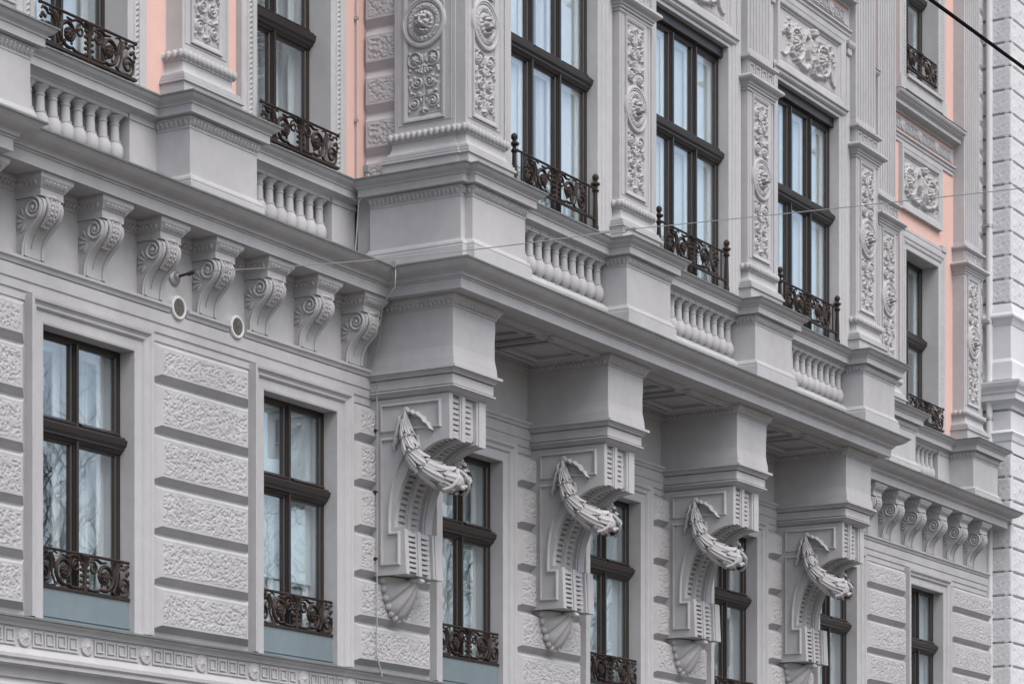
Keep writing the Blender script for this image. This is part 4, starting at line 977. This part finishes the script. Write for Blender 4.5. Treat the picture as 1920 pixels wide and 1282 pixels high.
def railing(label, x, y, z, group, posts=False, w=.60):
    t = thing('iron_railing', label, 'railing', (x, y, z), 0, group)
    if posts:
        m = MB(); m.tube([(-.84, 0, .32), (.84, 0, .32)], .013, 8); part('top_rail', m, 'iron', t)
        m = MB(); m.box(-.84, .84, -.014, .014, -.012, .012); part('bottom_rail', m, 'iron', t)
        for px in (-.70, .70):
            m = MB(); m.tube([(px, 0, 0), (px, 0, .32)], .011, 6); part('bar', m, 'iron', t)
        for px in (-.84, .84):
            m = MB(); m.lathe([(.034, -.11), (.034, -.07), (.026, -.065), (.028, .0), (.022, .26), (.022, .28), (.036, .29), (.038, .305), (.02, .32), (.02, .345), (.048, .36), (.05, .375), (.022, .39), (.02, .405), (.032, .42), (.036, .44), (.03, .46), (.012, .475)], (px, 0, 0), 12); part('post', m, 'iron', t, 50)
    else:
        link('top_rail', RP['top_rail'], t); link('bottom_rail', RP['bottom_rail'], t)
    for sx in (1, -1):
        for nm, d in (('scroll', RSC), ('end_scroll', REN)): link(nm, d, t, None, None, (sx, 1, 1))
        link('iron_rosette', RRO, t, (sx * .27, 0, .16))
    link('stem', RST, t)
    return t
GL, GU, GB = 'railings in the lower windows', 'railings of the wing windows above', 'railings with posts in the bay windows'
names = {-3: 'scrolled iron railing in the leftmost lower window above blue tin', -2: 'scrolled iron railing of the lower window with a roller blind', -1: 'scrolled iron railing of the lower window right of the nearest console bracket',
         0: 'scrolled iron railing between the second and third console brackets', 1: 'scrolled iron railing between the third and fourth console brackets'}
for k in range(-3, 2): railing(names[k], WX[k] + .01, .035, 4.748, GL)
railing('scrolled iron railing on the parapet at the top left corner', WX[-3], -.02, 9.235, GU)
railing('scrolled iron railing on the parapet left of the bay flank', WX[-2], -.02, 9.235, GU)
railing('scrolled iron railing on the far parapet below the right wing window', WX[3], -.02, 9.235, GU)
railing('scrolled iron railing of the topmost right window, under the black cable', WX[3], YP - .02, ZV0 + .10, None)
bl_ = {-1: 'iron railing with knobbed posts in the nearest bay window', 0: 'iron railing with knobbed posts in the middle bay window', 1: 'iron railing with knobbed posts in the farthest bay window'}
for k in (-1, 0, 1): railing(bl_[k], WX[k] + .03, -1.0, 9.385, GB, True)

# ================================================================ SMALL THINGS
def vent(label, x, z):
    t = thing('vent', label, 'vent', (x, -.045, z), 0, 'round vents under the frieze')
    m = MB(); m.lathe([(.078, -.09), (.105, -.09), (.105, .012), (.098, .02), (.082, .02), (.078, .01)], (0, 0, 0), 28, 'y', False); part('ring', m, 'ventw', t, 40)
    m = MB(); m.lathe([(.079, -.035), (.079, -.02)], (0, 0, 0), 24, 'y'); part('backing', m, 'dark', t)
    for q in range(-4, 5):
        z_ = q * .0172; hw_ = math.sqrt(max(0, .079 ** 2 - z_ * z_))
        m = MB(); m.box(-hw_, hw_, -.012, -.002, z_ - .0028, z_ + .0028); part('slat', m, 'kerb', t)
vent('round slatted vent right below the wall hook', 19.60, 7.385); vent('round slatted vent to the right of the one below the wall hook', 20.47, 7.385)

def ray_point(px, py, t):                                         # point at depth t along a pixel's direction
    X, Z = (px - 960) / F, (HY - py) / F
    return Vector((X * math.sin(PHI) + math.cos(PHI), -X * math.cos(PHI) + math.sin(PHI), 0)) * t + Vector((0, -D, EYE + Z * t))
# anchor hook and span wire across the street
hk = thing('wall_hook', 'round iron wall hook on the frieze that holds the thin wire', 'hook', (19.60, -.002, 7.66))
m = MB(); m.lathe([(.075, 0), (.08, .008), (.07, .02), (.04, .026), (.03, .05), (.02, .06)], (0, 0, 0), 18, 'y'); part('wall_plate', m, 'steel', hk, 40)
m = MB(); m.tube([(0, -.03, 0), (.0, -.13, .01), (.02, -.18, .03), (.05, -.19, .045), (.06, -.16, .03), (.03, -.13, .01)], .012, 8); part('eye_bolt', m, 'iron', hk, 50)
sw = thing('span_wire', 'thin pale wire strung from the wall hook across the bay front', 'wire', (19.62, -.18, 7.69))
a = Vector((19.64, -.19, 7.695)); b = ray_point(1262, 417, 22.2); c_ = ray_point(1900, 344, 20.2)
b = ray_point(1160, 432, 23.6); c_ = ray_point(1960, 336, 21.5)
def sag(p, q, n, s): return [tuple(p.lerp(q, i_ / n) - Vector((0, 0, s * 4 * (i_ / n) * (1 - i_ / n)))) for i_ in range(n + 1)]
o0 = sw.location.copy()
m = MB(); p1 = [tuple(Vector(p) - o0) for p in sag(a, b, 24, .05)]; m.tube(p1, .0045, 6); part('wire', m, 'steel', sw, 60)
m = MB(); p2 = [tuple(Vector(p) - o0) for p in sag(b, c_ + (c_ - b) * 2.3, 24, .06)]; m.tube(p2, .004, 6); part('wire', m, 'steel', sw, 60)
dvec = (c_ - b).normalized(); bb = b - o0; m = MB()
for q, (s0, s1, r_) in enumerate(((-.16, -.08, .012), (.08, .17, .013))): m.tube([tuple(bb + dvec * s0), tuple(bb + dvec * s1)], r_, 8)
up_ = Vector((0, 0, 1))
for sg in (-1, 1): m.tube([tuple(bb - dvec * .09), tuple(bb - dvec * .07 + up_ * .022 * sg), tuple(bb + dvec * .07 + up_ * .022 * sg), tuple(bb + dvec * .09)], .006, 6)
part('turnbuckle', m, 'steel', sw, 50)
# black cable, top right
pc = thing('power_cable', 'thick black cable crossing the top right corner', 'cable', (24.9, -5.0, 10.8))
o0 = pc.location.copy(); A = ray_point(1745, 0, 26.5); B = ray_point(1920, 128, 28.7); dv = (B - A) / (B - A).length
m = MB(); m.tube([tuple(A + dv * (-40.0 + 120.0 * q / 40) - o0) for q in range(41)], .0185, 8); part('sheath', m, 'cable', pc, 60)
# lightning conductors
lc = thing('lightning_conductor', 'thin conductor wire with clips beside the rusticated flank of the bay', 'wire', (22.62, YP - .03, 9.27))
m = MB(); m.tube([(0, 0, 0), (0, 0, 7.8)], .008, 6); part('wire', m, 'steel', lc)
for q in range(7): m = MB(); m.box(-.016, .016, -.012, .035, .55 + 1.0 * q, .58 + 1.0 * q); part('clip', m, 'steel', lc)
lc = thing('lightning_conductor', 'thin conductor wire hanging from the cornice corner past the pier', 'wire', (22.33, -.55, 8.27))
m = MB(); m.tube([(0, 0, .03), (.0, -.02, 0), (.0, -.01, -.2), (.02, .15, -.34), (.2, .30, -.62), (.30, .46, -.84)], .008, 6); part('wire', m, 'steel', lc, 60)
m = MB(); m.box(-.03, .03, -.03, .03, -.02, .045); part('clamp', m, 'steel', lc)
m = MB(); m.tube([(.2, .30, -.62), (.23, .345, -.675)], .012, 8); part('clamp', m, 'steel', lc)
lc = thing('lightning_conductor', 'thin conductor wire running down the wall left of the nearest console bracket', 'wire', (22.70, -.11, 7.35))
m = MB(); m.tube([(0, 0, 0), (0, 0, -2.75)], .006, 6); m.tube([(0, 0, -2.75), (.06, -.02, -2.95)], .009, 6); part('wire', m, 'steel', lc)
for q in (.55, 1.15, 1.8): m = MB(); m.ball((0, .02, -q), .02, .03, .02); part('clip', m, 'iron', lc)
lc = thing('lightning_conductor', 'thin conductor wire with a bright clamp at the inner corner of the parapet', 'wire', (22.42, -.17, 9.25))
m = MB(); m.tube([(0, -.02, .0), (.0, -.03, -.06), (.02, .10, -.28), (.02, .14, -.75)], .007, 6); part('wire', m, 'steel', lc, 60)
m = MB(); m.box(-.028, .028, -.04, .02, -.01, .05); part('clamp', m, 'steel', lc)
dp = thing('downpipe', 'pale downpipe in the corner between the two houses', 'pipe', (39.62, -.02, 4.5))
m = MB(); m.lathe([(.05, -4.4), (.05, 12.5)], (0, 0, 0), 14); part('pipe', m, 'white', dp, 50)
for q in range(9): m = MB(); m.lathe([(.058, -3.5 + 1.45 * q), (.058, -3.45 + 1.45 * q)], (0, 0, 0), 12); m.box(-.085, -.05, -.02, .06, -3.49 + 1.45 * q, -3.46 + 1.45 * q); part('pipe_bracket', m, 'steel', dp)

# ================================================================ NEIGHBOURING HOUSE
nb = thing('neighbouring_house', 'bluish white rusticated corner of the house at the right edge', 'building', (0, 0, 0))
NX, NY = 39.70, -.30
m = MB(); m.box(NX, 56, NY, 6, 0, 18); nw = part('wall', m, 'white', nb)
def nstone(z, h, ext=.05):
    for (w, loc, rot) in ((.62, (NX, NY + .31 - .05, z), -math.pi / 2), (1.3, (NX + .65 - .05, NY, z), 0), (1.3, (NX + 1.95 - .05, NY, z), 0)):
        link('stone', stone_mesh(w, h, ext=ext, bx=.012, bz=.018, mats=('white', 'whiterough'), amp=.008, cell=.02, rim=.004), nw, loc, (0, 0, rot))
z = 11.46
while z < 17.5: nstone(z, .347); z += .355
z = 9.20 - .355
while z > 3.0: nstone(z, .347); z -= .355
UN = [(NX, 1.0), (NX, NY), (NX + 3, NY)]
m = MB(); m.sweep([(-.05, 11.12), (.06, 11.12), (.075, 11.16), (.09, 11.19), (.12, 11.23), (.12, 11.26), (.09, 11.30), (.05, 11.44), (-.05, 11.45)], UN); part('moulding', m, 'white', nb)
m = MB(); m.sweep([(-.05, 10.3), (.08, 10.3), (.08, 10.56), (.05, 10.62), (.05, 11.12), (-.05, 11.12)], UN); part('pilaster', m, 'white', nb)
m = MB(); m.sweep([(-.05, 9.86), (.06, 9.86), (.07, 9.92), (.12, 9.96), (.17, 9.98), (.17, 10.07), (.19, 10.08), (.2, 10.12), (.24, 10.17), (.26, 10.22), (.26, 10.25), (-.05, 10.32)], UN); part('cornice', m, 'white', nb)
m = MB(); m.sweep([(-.05, 9.2), (.06, 9.2), (.06, 9.36), (.075, 9.38), (.09, 9.45), (.11, 9.50), (.05, 9.55), (.05, 9.82), (-.05, 9.86)], UN); part('frieze', m, 'white', nb)

# ================================================================ BARE TREES ACROSS THE STREET (seen in the panes)
def tree(label, x, y, h, seed):
    r = random.Random(seed); t = thing('bare_tree', label, 'tree', (x, y, 0), 0, 'bare trees across the street')
    tr = MB(); tr.tube([(0, 0, 0), (.05, .03, h * .15), (.0, .1, h * .3), (.1, .05, h * .42)], [.24, .19, .16, .13], 10); part('trunk', tr, 'bark', t, 60)
    cr = MB()
    def branch(p, d, L, rad, lev):
        pts = [p]; n = 4; q = p.copy(); dd = d.copy()
        for i_ in range(n):
            dd = (dd + Vector((r.uniform(-.22, .22), r.uniform(-.22, .22), r.uniform(-.05, .22)))).normalized(); q = q + dd * L / n; pts.append(q.copy())
        cr.tube([tuple(z_) for z_ in pts], [rad * (1 - .16 * i_) for i_ in range(n + 1)], 5 if lev < 2 else 4)
        if lev >= 4: return
        for k in range(4 if lev < 3 else 3):
            s = pts[r.randint(1, n)]; nd = (dd * .55 + Vector((r.uniform(-1, 1), r.uniform(-1, 1), r.uniform(-.15, .9)))).normalized()
            branch(s, nd, L * r.uniform(.5, .75), rad * .5, lev + 1)
    for k in range(5):
        a = 2 * math.pi * k / 5 + r.random(); branch(Vector((.05, .05, h * (.24 + .04 * k))), Vector((math.cos(a) * .7, math.sin(a) * .7, .9)).normalized(), h * .36, .085, 0)
    part('crown', cr, 'bark', t)
for i_, (x, y, h) in enumerate(((37, -17.8, 12), (43, -18.4, 13), (50, -17.9, 12.5), (58, -18.6, 13.5), (68, -18.2, 13))):
    tree(['bare tree nearest along the opposite pavement', 'second bare tree along the opposite pavement', 'third bare tree along the opposite pavement', 'fourth bare tree along the opposite pavement', 'farthest bare tree along the opposite pavement'][i_], x, y, h, 31 + i_)

# put the two buildings' empties at their bases
for o, dx in ((house, 26.0), (nb, 41.0)):
    o.location.x = dx
    for ch in o.children: ch.location.x -= dx
